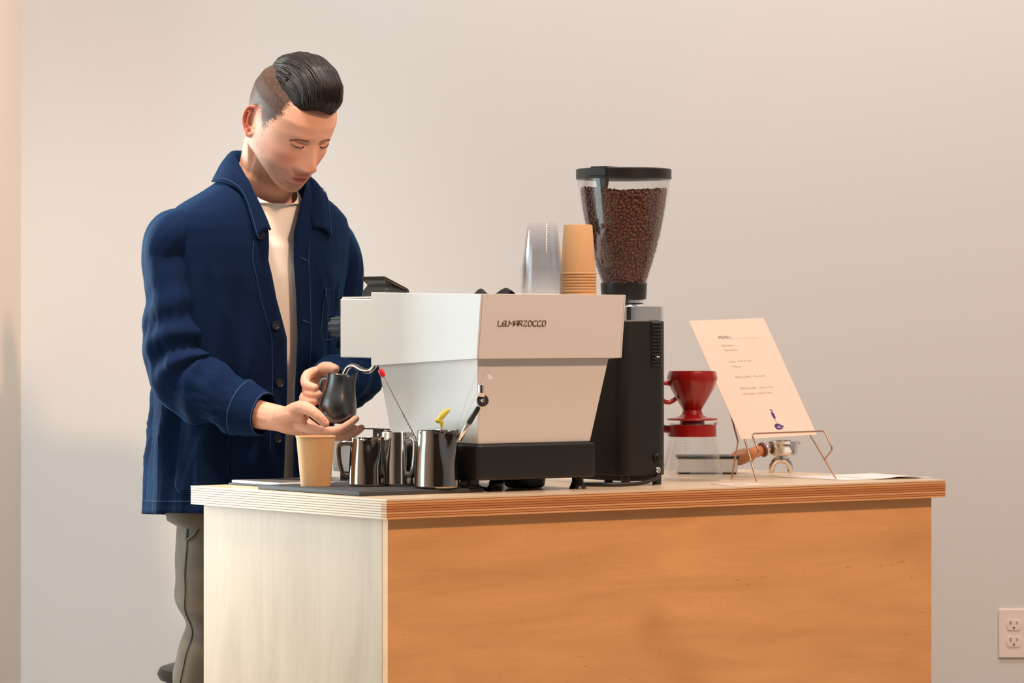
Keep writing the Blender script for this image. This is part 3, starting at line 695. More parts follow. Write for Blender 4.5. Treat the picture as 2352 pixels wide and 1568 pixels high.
pf = thing('portafilter', 'chrome portafilter with double spout and wooden handle at the counter back', 'portafilter', (0.5985, 7.665, TOP))
MB().lathe([(0.0001, 0.0375), (0.028, 0.0385), (0.0325, 0.042), (0.0338, 0.048), (0.0342, 0.064), (0.0362, 0.0655), (0.0366, 0.0700), (0.0352, 0.0715), (0.0310, 0.0715), (0.0300, 0.052), (0.0001, 0.050)], 56, close=False).build('basket', M_chrome, pf)
MB().tube([(0.034, 0.008, 0.0655), (0.0385, 0.010, 0.067), (0.0388, 0.012, 0.062)], 0.0022, 8).build('locking_lug', M_chrome, pf)
MB().tube([(-0.003, 0, 0.0378), (-0.003, 0, 0.0275)], 0.0085, 20).build('spout_stem', M_chrome, pf)
for s in (-1, 1):
    pth = smooth_path([(-0.004 + s * 0.002, 0, 0.0300), (-0.004 + s * 0.011, 0, 0.0275), (-0.004 + s * 0.0185, 0, 0.0190), (-0.004 + s * 0.0205, 0, 0.0085), (-0.004 + s * 0.0180, 0, 0.0012)], 5)
    MB().tube(pth, list(np.linspace(0.0078, 0.0050, len(pth))), 14, flat=1.2).build('spout', M_chrome, pf)
hd = Vector((-0.0960, -0.052, -0.0290)).normalized(); h0 = Vector((-0.028, -0.010, 0.0570))
MB().tube([h0, h0 + hd * 0.020], [0.0075, 0.0070], 16).build('handle_neck', M_chrome, pf)
MB().tube([h0 + hd * 0.0155, h0 + hd * 0.0175, h0 + hd * 0.023, h0 + hd * 0.0245], [0.0130, 0.0165, 0.0165, 0.0125], 24).build('handle_collar', M_wooddk, pf)
hr_ = [0.0105, 0.0122, 0.0128, 0.0130, 0.0142, 0.0160, 0.0172, 0.0172, 0.0160, 0.0120, 0.004]
MB().tube([h0 + hd * (0.0245 + 0.0085 * k) for k in range(11)], hr_, 28).build('wooden_handle', M_wood, pf)

# ---------------------------------------------------------------- menu on its wire stand, loose papers, coaster card
def wire(pts, r=0.0019, n=5): return MB().tube([Vector(q) for q in pts] if n == 1 else smooth_path(pts, n), r, 10, round_ends=True)


# card plane: right edge direction, up-slope direction
cBL = Vector((0.4810, 7.2700, 1.0068)); cw = Vector(((CU[0]), CU[1], 0.030)).normalized(); ch_h = Vector((CV[0], CV[1], 0))
cup_ = (ch_h * 0.165 + Vector((0, 0, 0.2495))); cup_ = (cup_ - cw * cup_.dot(cw)).normalized(); cn = cw.cross(cup_).normalized()
if cn.y > 0: cn = -cn
cz_ = cw.cross(cup_)
CWD, CHT = 0.2105, 0.2985
CM = Matrix((tuple(cw) + (0,), tuple(cup_) + (0,), tuple(cn) + (0,), (0, 0, 0, 1))).transposed(); CM.translation = cBL
card = thing('menu_card', 'cream printed menu sheet leaning back on a copper wire stand', 'menu', cBL)
card.matrix_world = CM


def on_card(b, name, m, **k): return b.build(name, m, card, smooth=False, **k)


on_card(MB().box(0, CWD, 0, CHT, -0.0008, 0.0), 'sheet', M_paper)


def text(body, x, y, size, m, name, parent, space=1.0):
    c = bpy.data.curves.new('txt', 'FONT'); c.body = body; c.size = size; c.space_character = space; c.resolution_u = 2
    o = bpy.data.objects.new('txt', c); COL.objects.link(o); bpy.context.view_layer.update()
    me = bpy.data.meshes.new_from_object(o.evaluated_get(bpy.context.evaluated_depsgraph_get())); bpy.data.objects.remove(o)
    me.materials.clear(); me.materials.append(m)
    q = bpy.data.objects.new(name, me); COL.objects.link(q); q.parent = parent; q.location = (x, y, 0.0003); return q


text('MENU', 0.0600, 0.2490, 0.0112, M_inkd, 'menu_title', card, 1.2)
on_card(MB().box(0.093, 0.170, 0.2487, 0.2489, 0.0001, 0.0003), 'title_rule', M_ink)
for s_, x, y in (('Espresso -', 0.0600, 0.2300), ('Flat White', 0.0612, 0.2175), ('Latte - iced or hot', 0.0595, 0.1895), ('+ Flavor', 0.0590, 0.1760), ('Black Coffee - Pourover', 0.0580, 0.1500), ('Matcha Latte - iced or hot', 0.0570, 0.1215), ('Chai Latte - iced or hot', 0.0560, 0.1075)):
    text(s_, x, y, 0.0078, M_ink, 'menu_line', card, 1.08)
# heron print: bird in a teardrop body over a pebble
def fl(pts, name, m=M_purple): return on_card(MB().prism(pts, 0.0001, 0.0004), name, m)


def ell(cx, cy, rx, ry, rot=0, n=24): return [(cx + rx * math.cos(a) * math.cos(rot) - ry * math.sin(a) * math.sin(rot), cy + rx * math.cos(a) * math.sin(rot) + ry * math.sin(a) * math.cos(rot)) for a in [2 * math.pi * k / n for k in range(n)]]


bx, by = 0.1150, 0.0535
fl(ell(bx, by, 0.0040, 0.0095, 0.05), 'heron_body'); fl(ell(bx - 0.0012, by + 0.0135, 0.0022, 0.0015), 'heron_head')
on_card(MB().tube(smooth_path([(bx - 0.0005, by + 0.008, 0.0003), (bx + 0.003, by + 0.0105, 0.0003), (bx + 0.0005, by + 0.0122, 0.0003), (bx - 0.0022, by + 0.0135, 0.0003)], 4), 0.0007, 6, flat=0.3), 'heron_neck', M_purple)
fl([(bx, by + 0.0142), (bx + 0.0062, by + 0.0133), (bx, by + 0.0130)], 'heron_beak'); fl([(bx - 0.0012, by - 0.008), (bx - 0.0006, by - 0.008), (bx + 0.0012, by - 0.0215), (bx + 0.0006, by - 0.0215)], 'heron_leg')
stn = fl([(bx - 0.0100, by - 0.0280), (bx - 0.0090, by - 0.0235), (bx - 0.0030, by - 0.0212), (bx + 0.0040, by - 0.0212), (bx + 0.0110, by - 0.0255), (bx + 0.0155, by - 0.0285), (bx + 0.0125, by - 0.0305), (bx + 0.0070, by - 0.0350), (bx - 0.0040, by - 0.0362), (bx - 0.0090, by - 0.0335)], 'logo_pebble')
for k, (a_, b_) in enumerate(((-0.002, 0.006), (-0.005, 0.009))):
    on_card(MB().box(bx + a_, bx + b_, by - 0.0283 - 0.0034 * k, by - 0.0272 - 0.0034 * k, 0.0004, 0.0006), 'pebble_lettering', M_paper)

st = thing('menu_stand', 'bent copper wire stand holding the menu sheet', 'stand', (0.58, 7.29, TOP))
so = Vector((0.58, 7.29, TOP))
back = -cn
lean = cup_.normalized()


def card_pt(x, y, off): return cBL + cw * x + cup_ * y + cn * off


def foot_at(x, off_v):   # where a leg at card position x meets the counter
    return Vector((0, 0, 0))


loops = []
for x, foot in ((0.013, Vector((0.5110, 7.2450, TOP + 0.0020))), (0.195, Vector((0.6856, 7.3350, TOP + 0.0020)))):
    top = card_pt(x, 0.085, -0.0034); low = card_pt(x, 0.004, -0.0034)
    wire([top, low, foot], n=1).build('front_leg', M_copper, st, origin=so)
    jn = low + (foot - low) * 0.57
    f1 = jn - ch_h * 0.026 + Vector((0, 0, 0.0215)); f2 = f1 + cup_ * 0.046 - ch_h * 0.001
    loops.append((jn, f1, f2))


def rounded(a, b, c, k=0.007):
    return [b + (a - b).normalized() * k, b + (a - b).normalized() * k * 0.35 + (c - b).normalized() * k * 0.35, b + (c - b).normalized() * k]


A, B = loops
path = [A[0]] + rounded(A[0], A[1], A[2]) + rounded(A[1], A[2], B[2]) + rounded(A[2], B[2], B[1]) + rounded(B[2], B[1], B[0]) + [B[0]]
wire(path, n=1).build('holding_loop', M_copper, st, origin=so)
wire([card_pt(0.010, 0.085, -0.0045), card_pt(0.004, 0.004, -0.016), Vector((0.4655, 7.345, TOP + 0.0022))], n=1).build('rear_leg', M_copper, st, origin=so)
wire([card_pt(0.010, 0.085, -0.0034), card_pt(0.195, 0.085, -0.0034)], n=1).build('cross_wire', M_copper, st, origin=so)


def sheet(name, label, pts, z, curl, m=M_paperw):
    (l_, n_, r_, f_) = [Vector(p + (0,)) for p in pts]; rows = []
    o0 = (l_ + r_) / 2
    for i in range(13):
        a = i / 12; row = []
        for j in range(13):
            b = j / 12; p = (l_ * (1 - a) + n_ * a) * (1 - b) + (f_ * (1 - a) + r_ * a) * b
            row.append((p.x - o0.x, p.y - o0.y, curl(a, b)))
        rows.append(row)
    o = MB().grid(rows).build(name, m, solid=0.0004); o.location = (o0.x, o0.y, z); return tag(o, label, 'paper')


sheet('paper_sheet', 'white paper sheet lying flat under the right leg of the stand', [(0.560, 7.462), (0.700, 7.285), (0.872, 7.392), (0.735, 7.570)], TOP + 0.0006, lambda a, b: 0.0004)
sheet('paper_sheet', 'white paper sheet with a lifted edge at the right counter end', [(0.668, 7.505), (0.770, 7.322), (0.900, 7.384), (0.790, 7.610)], TOP + 0.0013, lambda a, b: 0.0004 + 0.0045 * (math.sin(math.pi * min(1, b * 1.0)) ** 2) * a * a)
tt = thing('coaster_card', 'small square printed card on the counter before the menu stand', 'card', W(0.893, 0.075, TOP), TH)
MB().prism([(-0.022, -0.055), (0.075, -0.045), (0.085, 0.050), (-0.010, 0.045)], 0.0003, 0.0010).build('card_sheet', M_paper, tt, smooth=False)
MB().prism(ell(0.035, 0.0, 0.020, 0.012), 0.0010, 0.0012).build('printed_mark', M_ink, tt, smooth=False)

# ---------------------------------------------------------------- the barista
PA = math.radians(35.0)
PF = Vector((math.sin(PA), -math.cos(PA), 0)); PL = Vector((math.cos(PA), math.sin(PA), 0)); PC = Vector((-0.545, 7.30, 0))


def PW(l, f, z): return PC + PL * l + PF * f + Vector((0, 0, z))


person = thing('person', 'man in a blue chore jacket and white tee holding a black milk pitcher', 'person', tuple(PC))
po = PC.copy()

# ----- head shape, local axes: l to his left, f forward, u up; origin between the ears
HU = [-0.110, -0.106, -0.100, -0.090, -0.075, -0.055, -0.030, 0.0, 0.030, 0.060, 0.085, 0.105, 0.120, 0.128, 0.1305]
HWd = [0.013, 0.027, 0.039, 0.0500, 0.0605, 0.0670, 0.0700, 0.0715, 0.0745, 0.0740, 0.0680, 0.0560, 0.0375, 0.018, 0.002]
HFr = [0.066, 0.076, 0.0825, 0.0865, 0.0870, 0.0885, 0.0895, 0.0895, 0.0925, 0.0945, 0.0850, 0.0640, 0.0380, 0.015, -0.006]
HBk = [0.030, 0.015, 0.002, -0.012, -0.030, -0.052, -0.072, -0.096, -0.104, -0.1045, -0.0960, -0.0790, -0.0520, -0.030, -0.012]
HFm = [0.045, 0.037, 0.027, 0.015, 0.003, -0.004, -0.004, -0.005, -0.008, -0.010, -0.010, -0.010, -0.010, -0.010, -0.010]
HNf = [2.0, 2.1, 2.2, 2.25, 2.3, 2.35, 2.35, 2.4, 2.4, 2.3, 2.15, 2.0, 2.0, 2.0, 2.0]


def g2(x, s): return math.exp(-(x / s) ** 2)


# nose profile above the face plane, and its half width
NU = [-0.043, -0.036, -0.032, -0.027, -0.021, -0.014, -0.004, 0.008, 0.018, 0.026, 0.036]
NO = [0.0, 0.006, 0.015, 0.0260, 0.0300, 0.0280, 0.0210, 0.0120, 0.0058, 0.0024, 0.0]
NWd = [0.010, 0.0115, 0.0135, 0.0150, 0.0150, 0.0130, 0.0108, 0.0095, 0.0090, 0.010, 0.012]


def feat(l, u):
    al = abs(l); d = 0.0
    d += float(np.interp(u, NU, NO, 0, 0)) * math.exp(-(al / float(np.interp(u, NU, NWd))) ** 2.4)
    d += 0.0095 * g2(al - 0.0150, 0.0062) * g2(u + 0.0255, 0.0062)            # nostril wings
    d -= 0.0060 * g2(al - 0.0085, 0.0035) * g2(u + 0.0335, 0.0030)            # nostrils
    d -= 0.0098 * g2(al - 0.0300, 0.0150) * g2(u - 0.0235, 0.0100)            # eye sockets
    d -= 0.0055 * g2(al - 0.0155, 0.0060) * g2(u - 0.0230, 0.0090)
    d += 0.0072 * g2(al - 0.0315, 0.0125) * g2(u - 0.0180, 0.0075)            # lowered lids over the eyes
    d -= 0.0022 * g2(al - 0.0315, 0.0130) * g2(u - 0.0120, 0.0022)            # under the lash line
    d += 0.0042 * g2(al - 0.0280, 0.0170) * g2(u - 0.0365, 0.0065)            # brow ridge
    d += 0.0025 * g2(l, 0.012) * g2(u - 0.040, 0.010)
    d += 0.0040 * g2(al - 0.0480, 0.0150) * g2(u + 0.0080, 0.0130)            # cheek bones
    d -= 0.0040 * g2(al - 0.0430, 0.0120) * g2(u + 0.0480, 0.0160)            # cheek hollows
    d -= 0.0022 * math.exp(-((al - (0.020 + 0.25 * (-0.028 - u))) / 0.0038) ** 2) * g2(u + 0.040, 0.0110)  # fold beside the nose
    d += 0.0065 * math.exp(-(al / 0.0235) ** 4) * g2(u + 0.0540, 0.0150)      # muzzle
    d += 0.0055 * math.exp(-(al / 0.0195) ** 2.6) * g2(u + 0.0478 + 0.10 * al, 0.0042)   # upper lip
    d += 0.0062 * math.exp(-(al / 0.0165) ** 2.6) * g2(u + 0.0640 - 0.12 * al, 0.0052)   # lower lip
    d -= 0.0105 * math.exp(-(al / 0.0170) ** 4) * g2(u + 0.0555 + 0.06 * al, 0.0028)     # parted mouth
    d -= 0.0016 * g2(l, 0.0035) * g2(u + 0.0410, 0.0055)                      # philtrum
    d -= 0.0042 * math.exp(-(al / 0.020) ** 2) * g2(u + 0.0745, 0.0055)       # above the chin
    d += 0.0058 * math.exp(-(al / 0.0190) ** 2) * g2(u + 0.0910, 0.0110)      # chin
    d -= 0.0018 * g2(al - 0.056, 0.012) * g2(u - 0.042, 0.020)                # temples
    return d


def settle(l, f, u):
    """shorten the lower face a little and set the chin back"""
    k = max(0.0, min(1.0, (-0.045 - u) / 0.06))
    return Vector((l, f - 0.009 * k, u if u > -0.03 else -0.03 + (u + 0.03) * 0.91))


def tilt_of(u): return 0.46 * max(0.0, min(1.0, (-0.045 - u) / 0.05))


def face(l, u, off=0.0):
    """point of the front of the face at sideways l and height u, head coordinates"""
    w_, F, fm, n_ = (interp(u, HU, q) for q in (HWd, HFr, HFm, HNf))
    k = max(0.0, 1 - (min(abs(l), w_ * 0.999) / w_) ** n_) ** (1 / n_)
    f = fm + (F - fm) * k + feat(l, u) * min(1, k * 1.6) + off
    return settle(l, f, u + tilt_of(u) * (0.080 - f))


Y_, P_, R_ = math.radians(39), math.radians(37), math.radians(2.5)
hf = Vector((math.sin(Y_) * math.cos(P_), -math.cos(Y_) * math.cos(P_), -math.sin(P_)))
hl = Vector((math.cos(Y_), math.sin(Y_), 0)); hu = -hl.cross(hf)
RollM = Matrix.Rotation(-R_, 3, Vector((0, 1, 0)))
hf, hl, hu = RollM @ hf, RollM @ hl, RollM @ hu
HS = 1.065
HO = Vector((-0.5262, 7.130, 1.6490)) + hl * 0.0735 * HS
hl_u = hl.copy(); hl, hf, hu = hl * HS, hf * HS, hu * HS
HM = Matrix(((hl.x, hf.x, hu.x, HO.x), (hl.y, hf.y, hu.y, HO.y), (hl.z, hf.z, hu.z, HO.z), (0, 0, 0, 1)))
HMI = HM.inverted()


def skull(u, th, grow=0.0):
    """head surface by height and angle (0 = straight ahead, positive to his left)"""
    w_, F, B, fm, n_ = (interp(u, HU, q) for q in (HWd, HFr, HBk, HFm, HNf))
    c, s = math.cos(th), math.sin(th); e = 2 / (n_ if c > 0 else 2.1)
    l = (w_ + grow) * math.copysign(abs(s) ** e, s); f = fm + ((F + grow - fm) if c > 0 else -(B - grow - fm)) * math.copysign(abs(c) ** e, c)
    if c > 0: f += feat(l, u) * min(1.0, c * 1.6)
    return settle(l, f, u + tilt_of(u) * (0.080 - f))


body = MB()
us = np.concatenate([np.linspace(-0.110, -0.02, 46), np.linspace(-0.0185, 0.045, 40), np.linspace(0.049, 0.1305, 26)])
rows = []
for u in us:
    row = []
    for k in range(176):
        q = k / 176; th = 2 * math.pi * q; th = th - 0.42 * math.sin(th)      # denser in front
        row.append(HM @ skull(float(u), th))
    rows.append(row)
body.rings(rows)
# ears
for s in (-1, 1):
    def E(p, q, o=0.0): return HM @ Vector((s * (0.0705 + 0.42 * p + o), -0.012 - p * 0.95, q + 0.002))
    out = [E(-0.002, -0.004), E(-0.0035, 0.010), E(-0.001, 0.022), E(0.006, 0.0315), E(0.016, 0.033), E(0.0245, 0.027), E(0.0285, 0.014), E(0.0275, 0.0), E(0.022, -0.012), E(0.0145, -0.021)]
    body.tube(smooth_path(out, 4), 0.0034, 8, round_ends=True)
    body.tube([E(0.013, -0.020), E(0.007, -0.0275), E(0.001, -0.0235), E(-0.002, -0.015)], [0.0042, 0.0056, 0.0050, 0.004], 10, round_ends=True)
    body.tube(smooth_path([E(0.017, 0.021, -0.001), E(0.0185, 0.008, -0.0005), E(0.0155, -0.006, -0.001), E(0.008, -0.0135, -0.001)], 4), 0.0030, 8, round_ends=True)
    ring = [E(p * 0.92 + 0.001, q * 0.94, -0.0035) for p, q in ((-0.002, -0.004), (-0.0035, 0.010), (-0.001, 0.022), (0.006, 0.0315), (0.016, 0.033), (0.0245, 0.027), (0.0285, 0.014), (0.0275, 0.0), (0.022, -0.012), (0.0145, -0.021), (0.006, -0.027), (0.0, -0.02))]
    inn = [p - hl * s * 0.0045 for p in ring]
    body.add(ring + inn + [E(0.010, 0.004, -0.0075), E(0.010, 0.004, -0.011)], [(i, (i + 1) % 12, 24) for i in range(12)] + [(12 + (i + 1) % 12, 12 + i, 25) for i in range(12)] + [(i, 12 + i, 12 + (i + 1) % 12, (i + 1) % 12) for i in range(12)])
    body.tube([E(-0.006, 0.004, -0.004), E(-0.001, -0.004, 0.0)], [0.004, 0.0035], 8, round_ends=True)
    body.tube([HM @ Vector((s * 0.060, -0.016, 0.004)), E(0.010, 0.004, -0.010)], [0.016, 0.010], 10)
# neck and torso core
nk = [PW(0, 0.015, 1.40), PW(0, 0.022, 1.46), PW(-0.001, 0.038, 1.52), PW(-0.004, 0.060, 1.565), HM @ Vector((0, -0.028, -0.050)), HM @ Vector((0, -0.026, -0.010))]
body.tube(smooth_path(nk, 5), [0.085] * 3 + [0.078] * 3 + [0.068] * 4 + [0.0615] * 6 + [0.0585] * 10, 28)
body.tube([PW(0.0, 0.105, 1.535), PW(-0.002, 0.108, 1.565), HM @ Vector((0, 0.012, -0.108))], [0.014, 0.016, 0.012], 12, round_ends=True)   # throat
for s in (-1, 1):
    body.tube([HM @ Vector((s * 0.055, -0.030, -0.03)), PW(s * 0.045, 0.070, 1.550), PW(s * 0.022, 0.085, 1.515)], [0.013, 0.013, 0.008], 10, round_ends=True)
    body.tube([PW(s * 0.03, 0.02, 1.50), PW(s * 0.10, 0.012, 1.460), PW(s * 0.165, 0.0, 1.415)], [0.045, 0.036, 0.028], 14, round_ends=True)
for a_, b_, dp, z_, f0 in ((0.155, 0.155, 0.105, 1.40, 0.012),):
    secs = [(0.845, 0.145, 0.105, -0.075), (0.95, 0.140, 0.100, -0.065), (1.10, 0.132, 0.095, -0.045), (1.25, 0.145, 0.100, -0.02), (1.38, 0.160, 0.100, 0.005), (1.45, 0.140, 0.085, 0.015), (1.49, 0.085, 0.06, 0.02)]
    body.rings([[PW(wd * math.cos(t_), f_ + d_ * math.sin(t_), z) for t_ in [2 * math.pi * k / 28 for k in range(28)]] for z, wd, d_, f_ in secs])


def limb(pts, rad, seg=14): body.tube(pts, rad, seg, round_ends=True)


V3 = lambda L: [Vector(p) for p in L]
# right arm (our left): shoulder, elbow, wrist
limb(V3([(-0.680, 7.205, 1.42), (-0.697, 7.192, 1.30), (-0.695, 7.190, 1.165), (-0.640, 7.168, 1.115), (-0.5518, 7.130, 1.0683), (-0.5031, 7.100, 1.0601), (-0.4680, 7.077, 1.0545)]), [0.046, 0.043, 0.039, 0.039, 0.0335, 0.0285, 0.0265])
limb(V3([(-0.398, 7.400, 1.405), (-0.371, 7.422, 1.30), (-0.350, 7.412, 1.165), (-0.355, 7.345, 1.135), (-0.3749, 7.260, 1.1281), (-0.391, 7.205, 1.1236)]), [0.038, 0.040, 0.038, 0.037, 0.031, 0.0265])
# legs
limb(V3([(-0.618, 7.33, 0.90), (-0.6200, 7.32, 0.70), (-0.6270, 7.33, 0.52), (-0.655, 7.37, 0.30), (-0.670, 7.40, 0.075)]), [0.078, 0.070, 0.052, 0.050, 0.036])
limb(V3([(-0.495, 7.43, 0.90), (-0.500, 7.43, 0.70), (-0.502, 7.445, 0.50), (-0.503, 7.47, 0.30), (-0.504, 7.48, 0.075)]), [0.078, 0.070, 0.052, 0.050, 0.036])
for x, y in ((-0.670, 7.40), (-0.504, 7.48)):
    limb([Vector((x, y, 0.07)) - PF * 0.03, Vector((x, y, 0.05)) + PF * 0.06, Vector((x, y, 0.04)) + PF * 0.15], [0.036, 0.036, 0.03])


def finger(pts, r0, r1):
    P = smooth_path(V3(pts), 3); n = len(P); rad = []
    for i in range(n):
        t_ = i / (n - 1); b_ = 0.0
        for j in (0.28, 0.52, 0.76): b_ += 0.05 * math.exp(-((t_ - j) / 0.05) ** 2)
        rad.append((r0 + (r1 - r0) * t_) * (1 + b_))
    body.tube(P, rad, 12, round_ends=True)


# right hand, palm up under the pitcher
finger([(-0.4480, 7.060, 1.0500), (-0.4101, 7.0330, 1.0350), (-0.3598, 7.0170, 1.0318), (-0.3336, 7.0200, 1.0432), (-0.3162, 7.0240, 1.0568)], 0.0118, 0.0074)
finger([(-0.4480, 7.068, 1.0490), (-0.4080, 7.0560, 1.0290), (-0.3552, 7.0480, 1.0222), (-0.3310, 7.0480, 1.0282), (-0.3190, 7.0480, 1.0360)], 0.0118, 0.0078)
finger([(-0.4500, 7.080, 1.0480), (-0.4057, 7.0780, 1.0245), (-0.3475, 7.0730, 1.0185), (-0.3225, 7.0770, 1.0262), (-0.3075, 7.0800, 1.0362)], 0.0113, 0.0075)
finger([(-0.4520, 7.090, 1.0480), (-0.4115, 7.0990, 1.0220), (-0.3712, 7.0990, 1.0160), (-0.3490, 7.1010, 1.0200), (-0.3358, 7.1050, 1.0260)], 0.0105, 0.0068)
finger([(-0.4665, 7.058, 1.0600), (-0.4287, 7.0220, 1.0800), (-0.4010, 7.0010, 1.0700), (-0.3774, 7.0000, 1.0480)], 0.0165, 0.0092)
body.tube(V3([(-0.478, 7.078, 1.0555), (-0.455, 7.070, 1.0500), (-0.420, 7.062, 1.0375), (-0.398, 7.060, 1.0310)]), [0.026, 0.027, 0.021, 0.013], 16, round_ends=True)
body.tube(V3([(-0.470, 7.060, 1.060), (-0.445, 7.040, 1.066), (-0.425, 7.030, 1.060)]), [0.019, 0.0185, 0.013], 14, round_ends=True)
body.tube(V3([(-0.470, 7.088, 1.052), (-0.425, 7.092, 1.034), (-0.405, 7.090, 1.028)]), [0.020, 0.018, 0.012], 14, round_ends=True)
# left hand, fingers closed on the pitcher's handle
finger([(-0.3930, 7.1900, 1.1290), (-0.3950, 7.1420, 1.1495), (-0.4190, 7.1080, 1.1440), (-0.4225, 7.0900, 1.1260), (-0.4020, 7.0790, 1.1180)], 0.0135, 0.0086)
finger([(-0.3920, 7.1900, 1.1200), (-0.3930, 7.1470, 1.1290), (-0.4190, 7.1090, 1.1195), (-0.4160, 7.0880, 1.1070), (-0.3950, 7.0790, 1.1045)], 0.0125, 0.0086)
finger([(-0.3930, 7.1900, 1.1140), (-0.3960, 7.1480, 1.1100), (-0.4260, 7.1090, 1.1000), (-0.4200, 7.0900, 1.0915), (-0.4010, 7.0810, 1.0905)], 0.0120, 0.0082)
finger([(-0.3940, 7.1900, 1.1090), (-0.4000, 7.1500, 1.0930), (-0.4320, 7.1130, 1.0860), (-0.4270, 7.0960, 1.0800), (-0.4110, 7.0860, 1.0790)], 0.0110, 0.0074)
finger([(-0.3900, 7.1850, 1.1300), (-0.3930, 7.1350, 1.1525), (-0.3795, 7.1060, 1.1600), (-0.3625, 7.0930, 1.1565)], 0.0150, 0.0098)
body.tube(V3([(-0.391, 7.215, 1.122), (-0.392, 7.185, 1.1215), (-0.3945, 7.150, 1.1240)]), [0.0265, 0.029, 0.022], 16, round_ends=True)
body.tube(V3([(-0.392, 7.200, 1.112), (-0.397, 7.150, 1.1030)]), [0.025, 0.018], 14, round_ends=True)


def fused(mb, voxel, smooth_it=3):
    me = bpy.data.meshes.new('tmp'); me.from_pydata(mb.v, [], mb.f)
    bm = bmesh.new(); bm.from_mesh(me); bmesh.ops.recalc_face_normals(bm, faces=bm.faces); bm.to_mesh(me); bm.free()
    o = bpy.data.objects.new('tmp', me); COL.objects.link(o)
    r = o.modifiers.new('r', 'REMESH'); r.mode = 'VOXEL'; r.voxel_size = voxel; r.adaptivity = 0.0; r.use_smooth_shade = True
    if smooth_it:
        s_ = o.modifiers.new('s', 'SMOOTH'); s_.factor = 0.5; s_.iterations = smooth_it
    bpy.context.view_layer.update()
    out = bpy.data.meshes.new_from_object(o.evaluated_get(bpy.context.evaluated_depsgraph_get()))
    bpy.data.objects.remove(o); return out


bme = fused(body, 0.0022, 2)
nv = len(bme.vertices); co = np.empty(nv * 3); bme.vertices.foreach_get('co', co); co = co.reshape(-1, 3)
# skin colour by place: lips, cheeks, ears, stubble, cropped hair
hm = np.array(HMI); hc = co @ hm[:3, :3].T + hm[:3, 3]
L_, F_, U_ = hc[:, 0], hc[:, 1], hc[:, 2]; aL = np.abs(L_); U_ = np.where(U_ < -0.03, -0.03 + (U_ + 0.03) / 0.91, U_)
inhead = (U_ > -0.135) & (U_ < 0.2) & (aL < 0.13) & (F_ > -0.14) & (F_ < 0.16)
skin = np.array(lin(230, 174, 148)[:3]); colr = np.tile(skin, (nv, 1))


def paint(mask, c, amt=1.0):
    global colr
    k = np.clip(mask * amt, 0, 1)[:, None]; colr = colr * (1 - k) + np.array(lin(*c)[:3]) * k


G = lambda x, s: np.exp(-(x / s) ** 2)
ih = inhead.astype(float); front = ih * np.clip((F_ - 0.02) / 0.02, 0, 1)
paint(front * G(aL - 0.045, 0.020) * G(U_ + 0.018, 0.020), (208, 112, 92), 0.62)        # cheeks
paint(front * G(L_, 0.013) * G(U_ + 0.022, 0.012), (214, 120, 98), 0.55)                 # nose tip
paint(ih * np.clip((aL - 0.0725) / 0.003, 0, 1) * np.clip((0.05 - np.abs(U_)) / 0.01, 0, 1) * (F_ < 0.01), (206, 96, 78), 0.75)   # ears
jaw = np.clip((-0.030 - U_) / 0.016, 0, 1) * np.clip((U_ + 0.122) / 0.014, 0, 1) * ih * np.clip((F_ + 0.012) / 0.02, 0, 1)
cheekside = np.clip((aL - 0.045) / 0.012, 0, 1) * G(U_ + 0.03, 0.035) * ih * np.clip((F_ + 0.01) / 0.02, 0, 1) * np.clip((0.05 - F_) / 0.02, 0, 1)
st_ = RNG.random(nv)
paint(np.maximum(jaw * (F_ > 0.0), cheekside * 0.8) * (0.45 + 0.55 * st_), (122, 90, 66), 0.66)       # stubble
paint(front * np.exp(-(aL / 0.026) ** 4) * G(U_ + 0.036, 0.006) * (0.5 + 0.5 * st_), (120, 84, 62), 0.18)
lip = front * np.exp(-(aL / 0.0225) ** 4) * np.maximum(np.exp(-((U_ + 0.0490 + 0.10 * aL) / 0.0052) ** 4), np.exp(-((U_ + 0.0635 - 0.12 * aL) / 0.0064) ** 4)) * (F_ > 0.08)
paint(lip, (212, 122, 106), 0.75)
paint(front * np.exp(-(aL / 0.0165) ** 6) * G(U_ + 0.0553 + 0.06 * aL, 0.0026) * (F_ > 0.075), (84, 32, 28), 0.8)
paint(front * G(aL - 0.031, 0.014) * G(U_ - 0.020, 0.010), (184, 112, 92), 0.5)
# cropped sides: everything behind the temple line and above the ear
fb = np.interp(U_, [-0.012, 0.005, 0.02, 0.035, 0.05, 0.065, 0.08, 0.10], [0.016, 0.020, 0.024, 0.030, 0.044, 0.050, 0.050, 0.052])
lowb = np.interp(F_, [-0.11, -0.06, -0.035, -0.012, 0.0, 0.02], [-0.045, -0.03, 0.020, 0.037, 0.028, -0.006])
nz_ = 0.004 * np.sin(900 * F_ + 37 * st_) + 0.006 * (st_ - 0.5)
hair = ih * np.clip((fb - F_ + nz_) / 0.007, 0, 1) * np.clip((U_ - lowb + nz_) / 0.012, 0, 1)
hair *= (aL < 0.0785)
fade = np.clip((U_ - 0.0) / 0.045, 0, 1)
paint(hair * (0.80 + 0.20 * fade) * (0.90 + 0.10 * st_), (50, 36, 28), 1.0)
ca = bme.color_attributes.new('Col', 'FLOAT_COLOR', 'POINT')
ca.data.foreach_set('color', np.concatenate([colr, np.ones((nv, 1))], 1).ravel())
M_skin = bpy.data.materials.new('skin'); M_skin.use_nodes = True
n_ = M_skin.node_tree.nodes; l_ = M_skin.node_tree.links; p_ = n_['Principled BSDF']
at = n_.new('ShaderNodeVertexColor'); at.layer_name = 'Col'; nzn = n_.new('ShaderNodeTexNoise'); nzn.inputs['Scale'].default_value = 220; nzn.inputs['Detail'].default_value = 3
tcn = n_.new('ShaderNodeTexCoord'); l_.new(tcn.outputs['Object'], nzn.inputs['Vector'])
